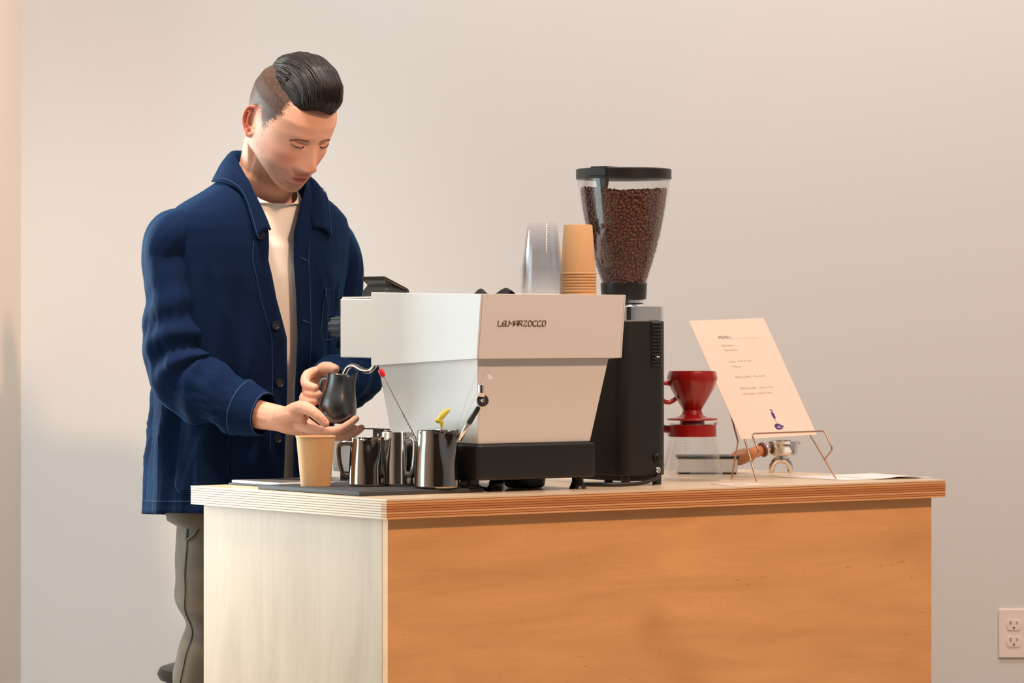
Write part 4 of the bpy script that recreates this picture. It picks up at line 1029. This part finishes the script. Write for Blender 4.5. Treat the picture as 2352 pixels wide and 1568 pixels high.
mxn = n_.new('ShaderNodeMix'); mxn.data_type = 'RGBA'; mxn.blend_type = 'MULTIPLY'; mxn.inputs[0].default_value = 0.25
l_.new(at.outputs[0], mxn.inputs[6]); l_.new(nzn.outputs['Color'], mxn.inputs[7])
mr = n_.new('ShaderNodeMapRange'); l_.new(nzn.outputs['Fac'], mr.inputs[0]); mr.inputs[3].default_value = 0.75; mr.inputs[4].default_value = 1.15
l_.new(mr.outputs[0], mxn.inputs[7])
l_.new(mxn.outputs[2], p_.inputs['Base Color']); p_.inputs['Roughness'].default_value = 0.52; p_.inputs['Specular IOR Level'].default_value = 0.32
p_.inputs['Subsurface Weight'].default_value = 0.12; p_.inputs['Subsurface Radius'].default_value = (0.012, 0.005, 0.003); p_.inputs['Subsurface Scale'].default_value = 0.5
bmp = n_.new('ShaderNodeBump'); bmp.inputs['Strength'].default_value = 0.12; bmp.inputs['Distance'].default_value = 0.0008; l_.new(nzn.outputs['Fac'], bmp.inputs['Height']); l_.new(bmp.outputs[0], p_.inputs['Normal'])
bme.materials.clear(); bme.materials.append(M_skin); bme.transform(Matrix.Translation(-po))
bobj = bpy.data.objects.new('body', bme); COL.objects.link(bobj); bobj.parent = person

# ----- hair, brows, lashes, nails
M_hair = mat('dark_brown_hair', lin(25, 16, 12), 0.42, var=0.4, vscale=40, spec=0.3)
M_brow = mat('shaded_brow_hair', lin(132, 88, 64), 0.6, var=0.2)  # brow tone darkened to carry the shadow along the brow line


def HP(l, f, u): return HM @ Vector((l, f, u))


# midline of the top hair from the hairline over the crown, and the skull below it
MS = [0.0, 0.10, 0.22, 0.36, 0.52, 0.68, 0.84, 1.0]
MF = [0.0800, 0.0720, 0.0560, 0.0340, 0.0050, -0.0300, -0.0650, -0.0880]; MU = [0.0900, 0.0990, 0.1110, 0.1220, 0.1300, 0.1270, 0.1120, 0.0860]
MT = [0.014, 0.0400, 0.0510, 0.0480, 0.0370, 0.0240, 0.0130, 0.0020]     # thickness of the hair above the skull


def hairtop(s_, t_, lift=1.0):
    f, u, h = interp(s_, MS, MF), interp(s_, MS, MU), interp(s_, MS, MT)
    df = interp(min(1, s_ + .03), MS, MF) - interp(max(0, s_ - .03), MS, MF); du = interp(min(1, s_ + .03), MS, MU) - interp(max(0, s_ - .03), MS, MU)
    nrm = Vector((0, -du, df)); nrm = -nrm if nrm.z < 0 and s_ >= 0.2 else nrm; nrm.normalize()
    if nrm.y < 0 and s_ < 0.2: nrm = -nrm
    wl = interp(s_, [0, 0.12, 0.4, 0.7, 1], [0.046, 0.053, 0.0575, 0.056, 0.040])
    l = t_ * wl; at_ = abs(t_)
    sink = 0.026 * at_ ** 2.6 * interp(s_, [0, 0.3, 1], [0.9, 1.0, 1.0])
    ht = h * max(0.0, 1 - at_ ** 3.0) * lift + 0.002
    u -= 0.009 * max(0.0, 1 - abs(t_ - 0.25) * 1.6) * max(0.0, 1 - s_ / 0.12)
    base = Vector((l, f - 0.010 * at_ ** 2 * (1 if s_ < 0.5 else -0.6), u)) - nrm * sink
    return base + nrm * ht


def strand_noise(t_, s_): 
    x = t_ * 5.5 + 0.55 * s_
    return 0.0016 * math.sin(x * 5.1 + 1.3 * math.sin(2.1 * s_)) + 0.0011 * math.sin(x * 13.7 + 2 * s_) + 0.0008 * mnoise.noise(Vector((t_ * 30, s_ * 3, 0)))


rows = []
for i in range(91):
    s_ = i / 90; r = []
    for j in range(121):
        t_ = -1 + 2 * j / 120; p = hairtop(s_, t_); k = strand_noise(t_, s_) * (1 - abs(t_) ** 16)
        q = hairtop(s_, t_, 0.6); nn = (p - q); nn = nn.normalized() if nn.length > 1e-5 else Vector((0, 0, 1))
        r.append(HM @ (p + nn * k))
    rows.append(r)
under = [[HM @ (hairtop(i / 30, -1 + 2 * j / 120, 0.0) - Vector((0, 0.004, 0.006))) for j in range(121)] for i in range(31)]
hb = MB().grid(rows).grid(under)
hairo = hb.build('hair', M_hair, person, origin=po, auto=False); hairo['label'] = 'dark hair combed back in a quiff with cropped sides'
# locks of combed hair on top
for k in range(110):
    t0 = -0.90 + 1.84 * (k + random.uniform(-0.3, 0.3)) / 109; sw = random.uniform(-0.06, 0.14); s0 = random.uniform(0.0, 0.03); s1 = random.uniform(0.60, 0.95)
    pts = []; rad = []
    for q in range(17):
        f_ = q / 16; s_ = s0 + (s1 - s0) * f_; t_ = max(-0.93, min(0.96, t0 - sw * f_ + 0.02 * math.sin(5 * f_ + k)))
        p = hairtop(s_, t_, 1.0); pts.append(HM @ (p + Vector((0, 0.0000, 0.0002)))); rad.append(0.0026 * (0.3 + 0.7 * math.sin(math.pi * (0.1 + 0.9 * f_)) ** 0.6) if f_ < 1 else 0.0004)
    MB().tube(pts, rad, 7, flat=0.6).build('hair_lock', M_hair, hairo, origin=po, auto=False)
for s in (-1, 1):
    rows = []
    for i in range(17):
        t_ = i / 16; l = s * (0.013 + 0.035 * t_); uc = 0.0275 + 0.0022 * math.sin(math.pi * min(1, t_ * 1.15)) - 0.005 * t_ ** 3; hw = 0.0048 * (1 - 0.55 * t_) * (0.5 + 0.5 * min(1, t_ * 6))
        rows.append([HM @ face(l, uc + d, 0.0009 * (1 if abs(d) < hw else 0.05)) for d in (-hw * 1.05, -hw * 0.5, 0, hw * 0.5, hw * 1.05)])
    MB().grid(rows).build('eyebrow', M_brow, person, origin=po)
    M_lash = M_hair
    rows = []
    for i in range(15):
        t_ = i / 14; l = s * (0.0185 + 0.0265 * t_); uc = 0.0170 - 0.0034 * math.sin(math.pi * t_) + 0.001 * t_
        rows.append([HM @ face(l, uc + 0.0006, 0.0002), HM @ face(l, uc, 0.0010), HM @ face(l, uc - 0.0010, 0.0014 + 0.0006 * t_), HM @ face(l, uc - 0.0010, 0.0003)])
    MB().grid(rows).build('eyelashes', M_lash, person, origin=po)
M_nail = mat('fingernail', lin(228, 170, 148), 0.3, var=0.03)
nd = Vector((0.0236, -0.001, -0.0220)).normalized(); nn = Vector((0.35, -0.85, 0.40)); nn = (nn - nd * nn.dot(nd)).normalized(); ns = nd.cross(nn)
NM = Matrix(((nd.x, ns.x, nn.x, -0.3835), (nd.y, ns.y, nn.y, 7.0002), (nd.z, ns.z, nn.z, 1.0540), (0, 0, 0, 1)))
rows = [[NM @ Vector((0.0065 * a_, 0.0052 * b_ * math.sqrt(max(0.1, 1 - 0.55 * a_ * a_)), 0.0112 - 0.0030 * b_ * b_ - 0.0012 * a_)) for b_ in np.linspace(-1, 1, 9)] for a_ in np.linspace(-1, 1, 9)]
MB().grid(rows).build('thumbnail', M_nail, person, origin=po, solid=0.0006)

# ----- clothes
def cloth(name, c, rough=0.85, weave=900.0, var=0.12, sheen=0.15):
    m = mat(name, c, rough, var=var, vscale=9, bump=0.25, bscale=weave, sheen=sheen, spec=0.2); return m


M_jkt = cloth('navy_cotton_twill', (0.003, 0.0115, 0.045, 1), 0.9, 1100, 0.15, 0.10)
M_jkt.node_tree.nodes['Principled BSDF'].inputs['Specular IOR Level'].default_value = 0.12
M_jkt.node_tree.nodes['Principled BSDF'].inputs['Sheen Tint'].default_value = (0.03, 0.45, 1.0, 1)
M_jkt.node_tree.nodes['Principled BSDF'].inputs['Sheen Roughness'].default_value = 0.45
M_tee = cloth('white_jersey', lin(246, 240, 232), 0.9, 1300, 0.02)
M_trs = cloth('olive_brown_twill', lin(96, 84, 70), 0.85, 1000, 0.12)
M_btn = mat('dark_horn_button', lin(26, 28, 34), 0.3, var=0.3, vscale=80)
M_stitch = mat('blue_thread', lin(34, 66, 112), 0.8, var=0.1)
M_shoe = mat('black_leather', lin(26, 24, 24), 0.4, var=0.1)

JZ = [0.850, 0.92, 1.00, 1.12, 1.25, 1.35, 1.41, 1.45, 1.475, 1.50, 1.525, 1.545, 1.56]
JA = [0.189, 0.190, 0.189, 0.189, 0.196, 0.203, 0.208, 0.209, 0.200, 0.170, 0.125, 0.095, 0.078]
JDf = [0.150, 0.147, 0.143, 0.138, 0.138, 0.135, 0.129, 0.121, 0.112, 0.101, 0.088, 0.080, 0.073]
JDb = [0.150, 0.148, 0.142, 0.138, 0.138, 0.135, 0.125, 0.113, 0.103, 0.094, 0.085, 0.079, 0.075]
JF0 = [-0.080, -0.070, -0.058, -0.042, -0.022, -0.005, 0.004, 0.010, 0.015, 0.022, 0.031, 0.039, 0.045]


def torso(z, ph, grow=0.0):
    """ph 0 = front, positive to his left"""
    a_, df, db, f0 = (interp(z, JZ, q) for q in (JA, JDf, JDb, JF0)); c, s = math.cos(ph), math.sin(ph); e = 2 / 2.3
    l = (a_ + grow) * math.copysign(abs(s) ** e, s); f = f0 + ((df if c > 0 else db) + grow) * math.copysign(abs(c) ** e, c)
    return l, f


def ph_for_l(z, l_):
    a_ = interp(z, JZ, JA); x = max(-0.98, min(0.98, l_ / a_)); return math.asin(math.copysign(abs(x) ** (2.3 / 2), x))


OZ = [0.850, 1.00, 1.12, 1.22, 1.30, 1.38, 1.44, 1.49, 1.56]
OR_ = [0.022, 0.0195, 0.018, 0.008, -0.022, -0.044, -0.043, -0.060, -0.070]
OL_ = [0.048, 0.041, 0.038, 0.034, 0.024, 0.014, 0.016, 0.035, 0.066]


def folds(z, ph):
    k = np.clip((1.42 - z) / 0.3, 0, 1); w_ = 0.0
    w_ += 0.0075 * k * math.sin(9 * ph + 3.0 * z) * interp(z, [0.8, 1.1, 1.4], [1.0, 0.8, 0.3])
    w_ += 0.0030 * k * math.sin(17 * ph - 6.0 * z + 1.0)
    w_ += 0.0030 * mnoise.noise(Vector((ph * 2.2, z * 6, 3.1)))
    w_ += 0.0065 * mnoise.noise(Vector((ph * 3 + z * 7, z * 4 - ph * 2, 9.1))) * k
    rd = 1 - abs(mnoise.noise(Vector((ph * 5.5 + 1.5 * math.sin(z * 9), z * 5.0, 4.4)))) * 2.2
    w_ += 0.0040 * max(0.0, rd) ** 3 * np.clip((1.46 - z) / 0.1, 0, 1)
    return w_


jk = thing  # keep name free
rows = []
for i in range(91):
    z = 0.850 + (1.56 - 0.850) * i / 90; pr = ph_for_l(z, interp(z, OZ, OR_)); pl_ = ph_for_l(z, interp(z, OZ, OL_)); r = []
    a0 = pr; a1 = pl_ - 2 * math.pi
    for j in range(161):
        q = j / 160; ph = a0 + (a1 - a0) * q; edge_ = math.exp(-(q / 0.03) ** 2) + math.exp(-((1 - q) / 0.03) ** 2)
        l, f = torso(z, ph, 0.004 + folds(z, ph) * (1 - min(1, edge_)) + 0.007 * edge_ * interp(z, [0.8, 1.3, 1.5], [1, 1, 0.3]))
        zz = z + (0.012 * math.sin(ph * 1.0 + 2.4) - 0.006 if i < 12 else 0) * (1 - i / 12 if i < 12 else 0)
        r.append(PW(l, f, zz))
    rows.append(r)
jacket = MB().grid(rows).build('jacket', M_jkt, person, origin=po, solid=0.0022, auto=False); jacket['label'] = 'blue cotton chore jacket worn open'
# hem, placket and pocket stitching as thin raised threads
def seam(pts, name='seam', m=M_stitch, r=0.0007, parent=jacket): return MB().tube(pts, r, 5).build(name, m, parent, origin=po)


def jpt(z, ph, off=0.0065): 
    l, f = torso(z, ph, off + folds(z, ph)); return PW(l, f, z + 0.0)


def hemz(ph, k): return (0.012 * math.sin(ph + 2.4) - 0.006) * k


seam([PW(*torso(0.876, a_, 0.0055 + folds(0.876, a_)), 0.876 + hemz(a_, 0.77)) for a_ in np.linspace(-0.35, -3.6, 60)], 'hem_stitch')
# lower patch pocket at his right hip and its border
def patch(name, z0_, z1_, p0, p1, off=0.0062, m=M_jkt):
    rows = []
    for i in range(19):
        z = z0_ + (z1_ - z0_) * i / 18; r = []
        for j in range(19):
            q = j / 18; cut = 0.0
            ph = p0 + (p1 - p0) * q
            dz = 0.018 * (max(0, abs(q - 0.5) * 2 - 0.75) / 0.25) ** 2 * (1 - i / 18)
            l, f = torso(z + dz, ph, off + folds(z + dz, ph)); r.append(PW(l, f, z + dz))
        rows.append(r)
    o = MB().grid(rows).build(name, m, jacket, origin=po, solid=-0.0016, auto=False)
    b = [rows[i][0] for i in range(18, -1, -1)] + rows[0][1:] + [rows[i][-1] for i in range(1, 19)]
    MB().tube(b, 0.0009, 5).build('pocket_seam', M_stitch, o, origin=po)
    return o


patch('hip_pocket', 0.897, 1.065, -1.22, -0.50); patch('hip_pocket', 0.897, 1.065, 0.62, 1.30)
patch('chest_pocket', 1.215, 1.325, 0.45, 0.80)
seam([jpt(z, -1.50, 0.0050) for z in np.linspace(0.852, 1.30, 30)], 'side_seam')
for sg in (-1,): seam([jpt(z, sg * ph_, 0.0060) for z, ph_ in zip(np.linspace(1.468, 1.20, 24), np.linspace(1.30, 1.08, 24))], 'armhole_seam')
# buttons on his right front edge
for z in (1.432, 1.246, 1.126, 1.010):
    ph = ph_for_l(z, interp(z, OZ, OR_) - 0.0185); l, f = torso(z, ph, 0.0125); l2, f2 = torso(z, ph, 0.03)
    d_ = (PW(l2, f2, z) - PW(l, f, z)).normalized()
    BM = Matrix.Translation(PW(l, f, z)) @ Vector((0, 0, 1)).rotation_difference(d_).to_matrix().to_4x4()
    bt = MB().lathe([(0.0001, 0.0), (0.0090, 0.0), (0.0095, 0.0012), (0.0090, 0.0026), (0.0070, 0.0024), (0.0062, 0.0016), (0.0001, 0.0016)], 24, BM, close=False).build('button', M_btn, jacket, origin=po)
for z in (1.385, 1.255, 1.135):
    ph = ph_for_l(z, interp(z, OZ, OL_) + 0.020); l, f = torso(z, ph, 0.012); c = PW(l, f, z)
    MB().tube([c - PL * 0.009 + Vector((0, 0, 0.002)), c + PL * 0.009 - Vector((0, 0, 0.004))], 0.0011, 6).build('buttonhole', M_stitch, jacket, origin=po)
for side, off, dl in (('r', OR_, -0.034), ('l', OL_, 0.034)):
    seam([PW(*torso(z, ph_for_l(z, interp(z, OZ, off) + dl), 0.0105), z) for z in np.linspace(0.856, 1.42, 40)], 'placket_stitch')
# collar: stand and fall in one folded strip, right point, round the neck, left point
fold = [(-0.0440, 0.1460, 1.4440), (-0.0520, 0.1360, 1.4750), (-0.0630, 0.1030, 1.5300), (-0.0690, 0.0450, 1.5960), (-0.0420, -0.0100, 1.6120), (0.0, -0.0260, 1.6140), (0.0420, -0.0060, 1.6080), (0.0680, 0.0450, 1.5880), (0.0660, 0.1000, 1.5280), (0.0640, 0.1280, 1.4800), (0.0700, 0.1390, 1.4500)]
outer = [(-0.0800, 0.1480, 1.4240), (-0.0950, 0.1180, 1.4650), (-0.1080, 0.0800, 1.5060), (-0.1100, 0.0300, 1.5420), (-0.0720, -0.0450, 1.5480), (0.0, -0.0640, 1.5500), (0.0720, -0.0430, 1.5460), (0.1120, 0.0250, 1.5380), (0.1160, 0.0760, 1.4980), (0.1180, 0.1090, 1.4600), (0.1130, 0.1330, 1.4290)]
inner = [(-0.0420, 0.1380, 1.4420), (-0.0500, 0.1270, 1.4700), (-0.0600, 0.0950, 1.5150), (-0.0650, 0.0400, 1.5550), (-0.0420, -0.0080, 1.5600), (0.0, -0.0220, 1.5600), (0.0420, -0.0050, 1.5580), (0.0650, 0.0400, 1.5500), (0.0620, 0.0930, 1.5100), (0.0600, 0.1200, 1.4700), (0.0640, 0.1330, 1.4470)]
mid1 = [tuple(Vector(a_) * 0.55 + Vector(b_) * 0.45 + Vector((0, 0, 0.006)) + Vector((a_[0], a_[1] - 0.04, 0)).normalized() * 0.004) for a_, b_ in zip(fold, outer)]


def clear_of_torso(p, gap):
    """lift a collar point until it lies outside the jacket's shoulder surface"""
    l, f, z = p
    for _ in range(22):
        a_, df, db, f0 = (interp(min(z, 1.56), JZ, q) for q in (JA, JDf, JDb, JF0)); d_ = df if f > f0 else db
        if (abs(l) / (a_ + gap)) ** 2.3 + (abs(f - f0) / (d_ + gap)) ** 2.3 > 1 or z > 1.556: break
        z += 0.003
    return (l, f, z)


outer = [clear_of_torso(q, 0.012) for q in outer]; mid1 = [clear_of_torso(q, 0.016) for q in mid1]
strips = [[PW(*p) for p in smooth_path(q, 5)] for q in (inner, fold, mid1, outer)]
cols_ = [smooth_path([strips[r][k] for r in range(4)], 4) for k in range(len(strips[0]))]
collar = MB().grid(cols_).build('collar', M_jkt, jacket, origin=po, solid=0.0020, auto=False)
seam([cols_[k][-2] + Vector((0, 0, 0.0012)) + (cols_[k][-2] - PW(0, 0.04, cols_[k][-2].z)).normalized() * 0.0012 for k in range(len(cols_))], 'collar_stitch', parent=jacket)


def sleeve(name, path, rads, elbow, seed, parent=jacket, cuff=0.055):
    P = smooth_path(V3(path), 12); n = len(P); d_ = [0.0]
    for i in range(1, n): d_.append(d_[-1] + (P[i] - P[i - 1]).length)
    tot_ = d_[-1]; kk = np.linspace(0, 1, len(rads)); seg = 64
    T = [(P[min(i + 1, n - 1)] - P[max(i - 1, 0)]).normalized() for i in range(n)]
    A = T[0].cross(Vector((0, 1, 0))).normalized(); rows = []
    for i in range(n):
        A = (A - T[i] * A.dot(T[i])).normalized(); B = T[i].cross(A); t_ = d_[i] / tot_; r0 = float(np.interp(i / (n - 1), kk, rads)); r = []
        ee = math.exp(-((t_ - elbow) / 0.20) ** 2); low = np.clip((t_ - elbow) / 0.2, 0, 1); nc = 0 if d_[i] > tot_ - cuff else 1
        for k in range(seg):
            a_ = 2 * math.pi * k / seg; x = t_ * tot_
            w_ = nc * ee * 0.0100 * math.sin(x * 95 + 2.4 * math.sin(a_ + seed) + seed) * (0.55 + 0.45 * math.cos(a_ - 0.6 - seed))
            w_ += nc * low * 0.0075 * math.sin(x * 70 + 3.0 * math.cos(a_ - seed) + 1.0) * (0.5 + 0.5 * math.sin(a_ * 2 + seed))
            w_ += 0.0045 * mnoise.noise(Vector((math.cos(a_) * 1.6 + seed, math.sin(a_) * 1.6, x * 10)))
            w_ += (1 - low) * 0.0040 * math.sin(3 * a_ + 9 * x + seed)
            rd = 1 - abs(mnoise.noise(Vector((math.cos(a_) * 1.9 + seed * 3, math.sin(a_) * 1.9, x * 9 + 2 * a_ * math.cos(a_))))) * 2.2
            w_ += 0.0050 * max(0.0, rd) ** 3 * (0.35 + 0.65 * max(ee, low * 0.8))
            if d_[i] > tot_ - cuff: w_ = w_ * 0.35 + 0.0030
            r.append(P[i] + (A * math.cos(a_) + B * math.sin(a_)) * (r0 + w_))
        rows.append(r)
    o = MB().grid([r_ + [r_[0]] for r_ in rows]).build(name, M_jkt, parent, origin=po, solid=0.0022, auto=False)
    i0 = next(i for i in range(n) if d_[i] > tot_ - cuff)
    MB().tube(rows[i0] + [rows[i0][0]], 0.0012, 5).build('cuff_seam', M_stitch, o, origin=po)
    MB().tube(rows[n - 2] + [rows[n - 2][0]], 0.0010, 5).build('cuff_edge_stitch', M_stitch, o, origin=po)
    return o


sleeve('sleeve', [tuple(PW(-0.130, 0.005, 1.424)), tuple(PW(-0.184, 0.003, 1.426)), (-0.7060, 7.197, 1.3850), (-0.6985, 7.190, 1.2882), (-0.6980, 7.187, 1.1978), (-0.6760, 7.180, 1.1350), (-0.6170, 7.160, 1.1030), (-0.5540, 7.1340, 1.0760), (-0.5080, 7.1090, 1.0640)],
       [0.054, 0.064, 0.0640, 0.0630, 0.065, 0.069, 0.0660, 0.055, 0.0400], 0.56, 0.4)
sleeve('sleeve', [tuple(PW(0.120, 0.005, 1.424)), tuple(PW(0.170, 0.003, 1.426)), (-0.3770, 7.418, 1.3850), (-0.3710, 7.425, 1.2896), (-0.3600, 7.420, 1.2000), (-0.3390, 7.395, 1.1380), (-0.3560, 7.330, 1.1300), (-0.3750, 7.270, 1.1290), (-0.3880, 7.225, 1.1260)],
       [0.054, 0.064, 0.0570, 0.0530, 0.056, 0.061, 0.058, 0.050, 0.0395], 0.60, 2.1)

# white tee under the jacket, with a ribbed neck
TZ = np.linspace(0.872, 1.50, 60); rows = []
for z in TZ:
    r = []
    for k in range(96):
        ph = 2 * math.pi * k / 96; l, f = torso(z, ph, -0.012 - 0.004 * (z > 1.42)); wv = 0.003 * math.sin(11 * l * 10 + 5 * z) * np.clip((1.35 - z) / 0.2, 0, 1) + 0.004 * mnoise.noise(Vector((l * 14, z * 5, 1.7)))
        r.append(PW(l, f + wv, z))
    rows.append(r)
NR = [(0.0, 0.1200, 1.4960), (0.030, 0.113, 1.501), (0.054, 0.090, 1.517), (0.066, 0.050, 1.545), (0.058, 0.005, 1.560), (0.030, -0.020, 1.565), (0.0, -0.026, 1.566), (-0.030, -0.020, 1.565), (-0.058, 0.005, 1.560), (-0.066, 0.050, 1.545), (-0.054, 0.090, 1.517), (-0.030, 0.113, 1.501), (0.0, 0.1200, 1.4960)]
neck = [PW(*p) for p in smooth_path(NR, 8)]; neck[-1] = neck[0]
ring = neck[:-1]; assert len(ring) == 96
r2 = [p * 0.55 + q * 0.45 for p, q in zip(rows[-1], ring)]
tee = MB().grid([q + [q[0]] for q in rows + [[p + (p - PW(0, 0.04, p.z)).normalized() * 0.004 for p in r2]] + [ring]]).build('tee_shirt', M_tee, person, origin=po, auto=False)
band = [[q * (1 - t_) + r_ * t_ + (q - PW(0, 0.04, q.z)).normalized() * (0.0022 if 0 < t_ < 0.5 else 0.0004) for q, r_ in zip(ring, r2)] for t_ in (0.0, 0.06, 0.2, 0.34, 0.46, 0.5)]
MB().grid([q + [q[0]] for q in band]).build('neck_rib', M_tee, tee, origin=po, auto=False)

# trousers, belt loops hidden by the jacket; two wrinkled legs to the shoes
tr_rows = []
hips = MB()


def leg(path, rads, seed):
    P = smooth_path(V3(path), 14); n = len(P); kk = np.linspace(0, 1, len(rads)); rows = []
    for i in range(n):
        r0 = float(np.interp(i / (n - 1), kk, rads)); r = []; z = P[i].z
        for k in range(56):
            a_ = 2 * math.pi * k / 56
            w_ = 0.006 * math.sin(z * 42 + 2.2 * math.sin(a_ + seed)) * (0.5 + 0.5 * math.cos(a_ + 2.6)) * np.clip((0.78 - z) / 0.2, 0.2, 1) + 0.006 * mnoise.noise(Vector((math.cos(a_) * 1.5 + seed, math.sin(a_) * 1.5, z * 8)))
            w_ += 0.004 * math.sin(z * 70 - a_ * 2) * math.exp(-((z - 0.62) / 0.10) ** 2)
            r.append(P[i] + PL * (math.cos(a_) * (r0 + w_)) + PF * (math.sin(a_) * (r0 + w_) * 1.08))
        rows.append(r + [r[0]])
    return rows


lr = leg([(-0.6000, 7.345, 0.900), (-0.6080, 7.330, 0.840), (-0.6150, 7.322, 0.76), (-0.6170, 7.320, 0.69), (-0.6130, 7.328, 0.615), (-0.6240, 7.333, 0.545), (-0.6430, 7.350, 0.45), (-0.6580, 7.37, 0.3171), (-0.6720, 7.40, 0.045)], [0.098, 0.094, 0.092, 0.089, 0.084, 0.082, 0.080, 0.075, 0.070], 0.7)
ll = leg([(-0.5000, 7.415, 0.900), (-0.4950, 7.430, 0.840), (-0.4960, 7.435, 0.76), (-0.5003, 7.4300, 0.68), (-0.501, 7.440, 0.60), (-0.502, 7.445, 0.53), (-0.503, 7.455, 0.45), (-0.503, 7.47, 0.3171), (-0.504, 7.48, 0.045)], [0.098, 0.094, 0.092, 0.089, 0.084, 0.082, 0.080, 0.075, 0.070], 3.1)
tb_ = MB().grid(lr).grid(ll)
tb_.rings([[PW(wd * math.cos(t_), f_ + d_ * math.sin(t_), z) for t_ in [2 * math.pi * k / 40 for k in range(40)]] for z, wd, d_, f_ in ((0.80, 0.10, 0.09, -0.055), (0.835, 0.160, 0.118, -0.062), (0.90, 0.172, 0.122, -0.07), (0.97, 0.165, 0.118, -0.064))])
trs = tb_.build('trousers', M_trs, person, origin=po, auto=False); trs['label'] = 'loose olive brown work trousers'
# outer seam and slanted pocket edge on his right leg
so_ = [lr[i][27] + (lr[i][27] - (lr[i][55] + lr[i][27]) / 2).normalized() * 0.0008 for i in range(2, len(lr))]
MB().tube(so_, 0.0011, 5).build('outer_seam', M_slot, trs, origin=po)
# open slanted pocket at his right hip: a dark gap edged by two folded hems
def leg_pt(z, a_, off=0.0):
    i = min(range(len(lr)), key=lambda q: abs(lr[q][0].z - z)); c = (lr[i][0] + lr[i][28]) / 2; q = lr[i][int(round(a_ / 360 * 56)) % 56]
    return Vector((q.x, q.y, z)) + (q - c).normalized() * off


pz = [0.872, 0.856, 0.840, 0.824, 0.808, 0.796]; pl_a = [176, 175, 174, 174, 173, 172]; pr_a = [128, 136, 144, 152, 162, 172]
prow = [[leg_pt(z, a_ + (b_ - a_) * k / 6, 0.0022) for k in range(7)] for z, a_, b_ in zip(pz, pl_a, pr_a)]
MB().grid(prow).build('pocket_gap', M_slot, trs, origin=po)
for e in (0, 6): MB().tube(smooth_path([r[e] for r in prow], 4), 0.0030, 8).build('pocket_hem', M_trs, trs, origin=po)
for x, y, lab in ((-0.672, 7.40, 0), (-0.504, 7.48, 1)):
    c = Vector((x, y, 0)); b = MB()
    secs = [(-0.085, 0.030, 0.060), (-0.075, 0.038, 0.085), (-0.02, 0.041, 0.095), (0.05, 0.044, 0.075), (0.12, 0.048, 0.055), (0.17, 0.042, 0.045), (0.195, 0.020, 0.032)]
    rows = []
    for f_, wd, h_ in secs: rows.append([c + PF * f_ + PL * (wd * math.cos(a_)) + Vector((0, 0, 0.014 + (h_ - 0.014) * max(0, math.sin(a_)) if math.sin(a_) > 0 else 0.014 + 0.006 * math.sin(a_))) for a_ in [2 * math.pi * k / 24 for k in range(24)]])
    b.rings(rows); sh = b.build('shoe', M_shoe, person, origin=po)
    MB().prism([(PF.x * f_ + PL.x * w_ + x, PF.y * f_ + PL.y * w_ + y) for f_, w_ in ((-0.09, -0.03), (-0.05, -0.042), (0.12, -0.051), (0.18, -0.035), (0.2, 0.0), (0.18, 0.035), (0.12, 0.051), (-0.05, 0.042), (-0.09, 0.03))], 0.0005, 0.014).build('shoe_sole', M_rubber, sh, origin=po, smooth=False)

# ----- the pitcher in his hands
hp = [(0.0001, 0.0010), (0.0240, 0.0), (0.0310, 0.0035), (0.0375, 0.0160), (0.0388, 0.0300), (0.0370, 0.0460), (0.0318, 0.0640), (0.0282, 0.0800), (0.0272, 0.0920), (0.0276, 0.1000)]
pitcher('matte black bulbous milk pitcher held in both hands of the man', M_gun, 0, 0, 0.0388, 0.0276, 0.1000, 142, -12, belly=hp, loc=(-0.3575, 7.050, 1.0465), tilt=(0.090, 0.0, 1.0), name='milk_pitcher', rise=0.09)

# black stool behind him
t = thing('stool', 'black round-topped stool behind the man at the lower left', 'stool', (-0.610, 7.70, 0))
MB().lathe([(0.0001, 0.455), (0.155, 0.455), (0.172, 0.462), (0.178, 0.474), (0.172, 0.487), (0.155, 0.4925), (0.0001, 0.4935)], 56, close=False).build('seat', M_shoe, t)
for k in range(4):
    a_ = math.radians(45 + 90 * k); MB().tube([(0.11 * math.cos(a_), 0.11 * math.sin(a_), 0.456), (0.165 * math.cos(a_), 0.165 * math.sin(a_), 0.0005)], 0.011, 12).build('leg', M_black, t)
MB().tube([(0.142 * math.cos(q), 0.142 * math.sin(q), 0.2) for q in np.linspace(0, 2 * math.pi, 41)], 0.007, 8, cap=False).build('foot_ring', M_black, t)
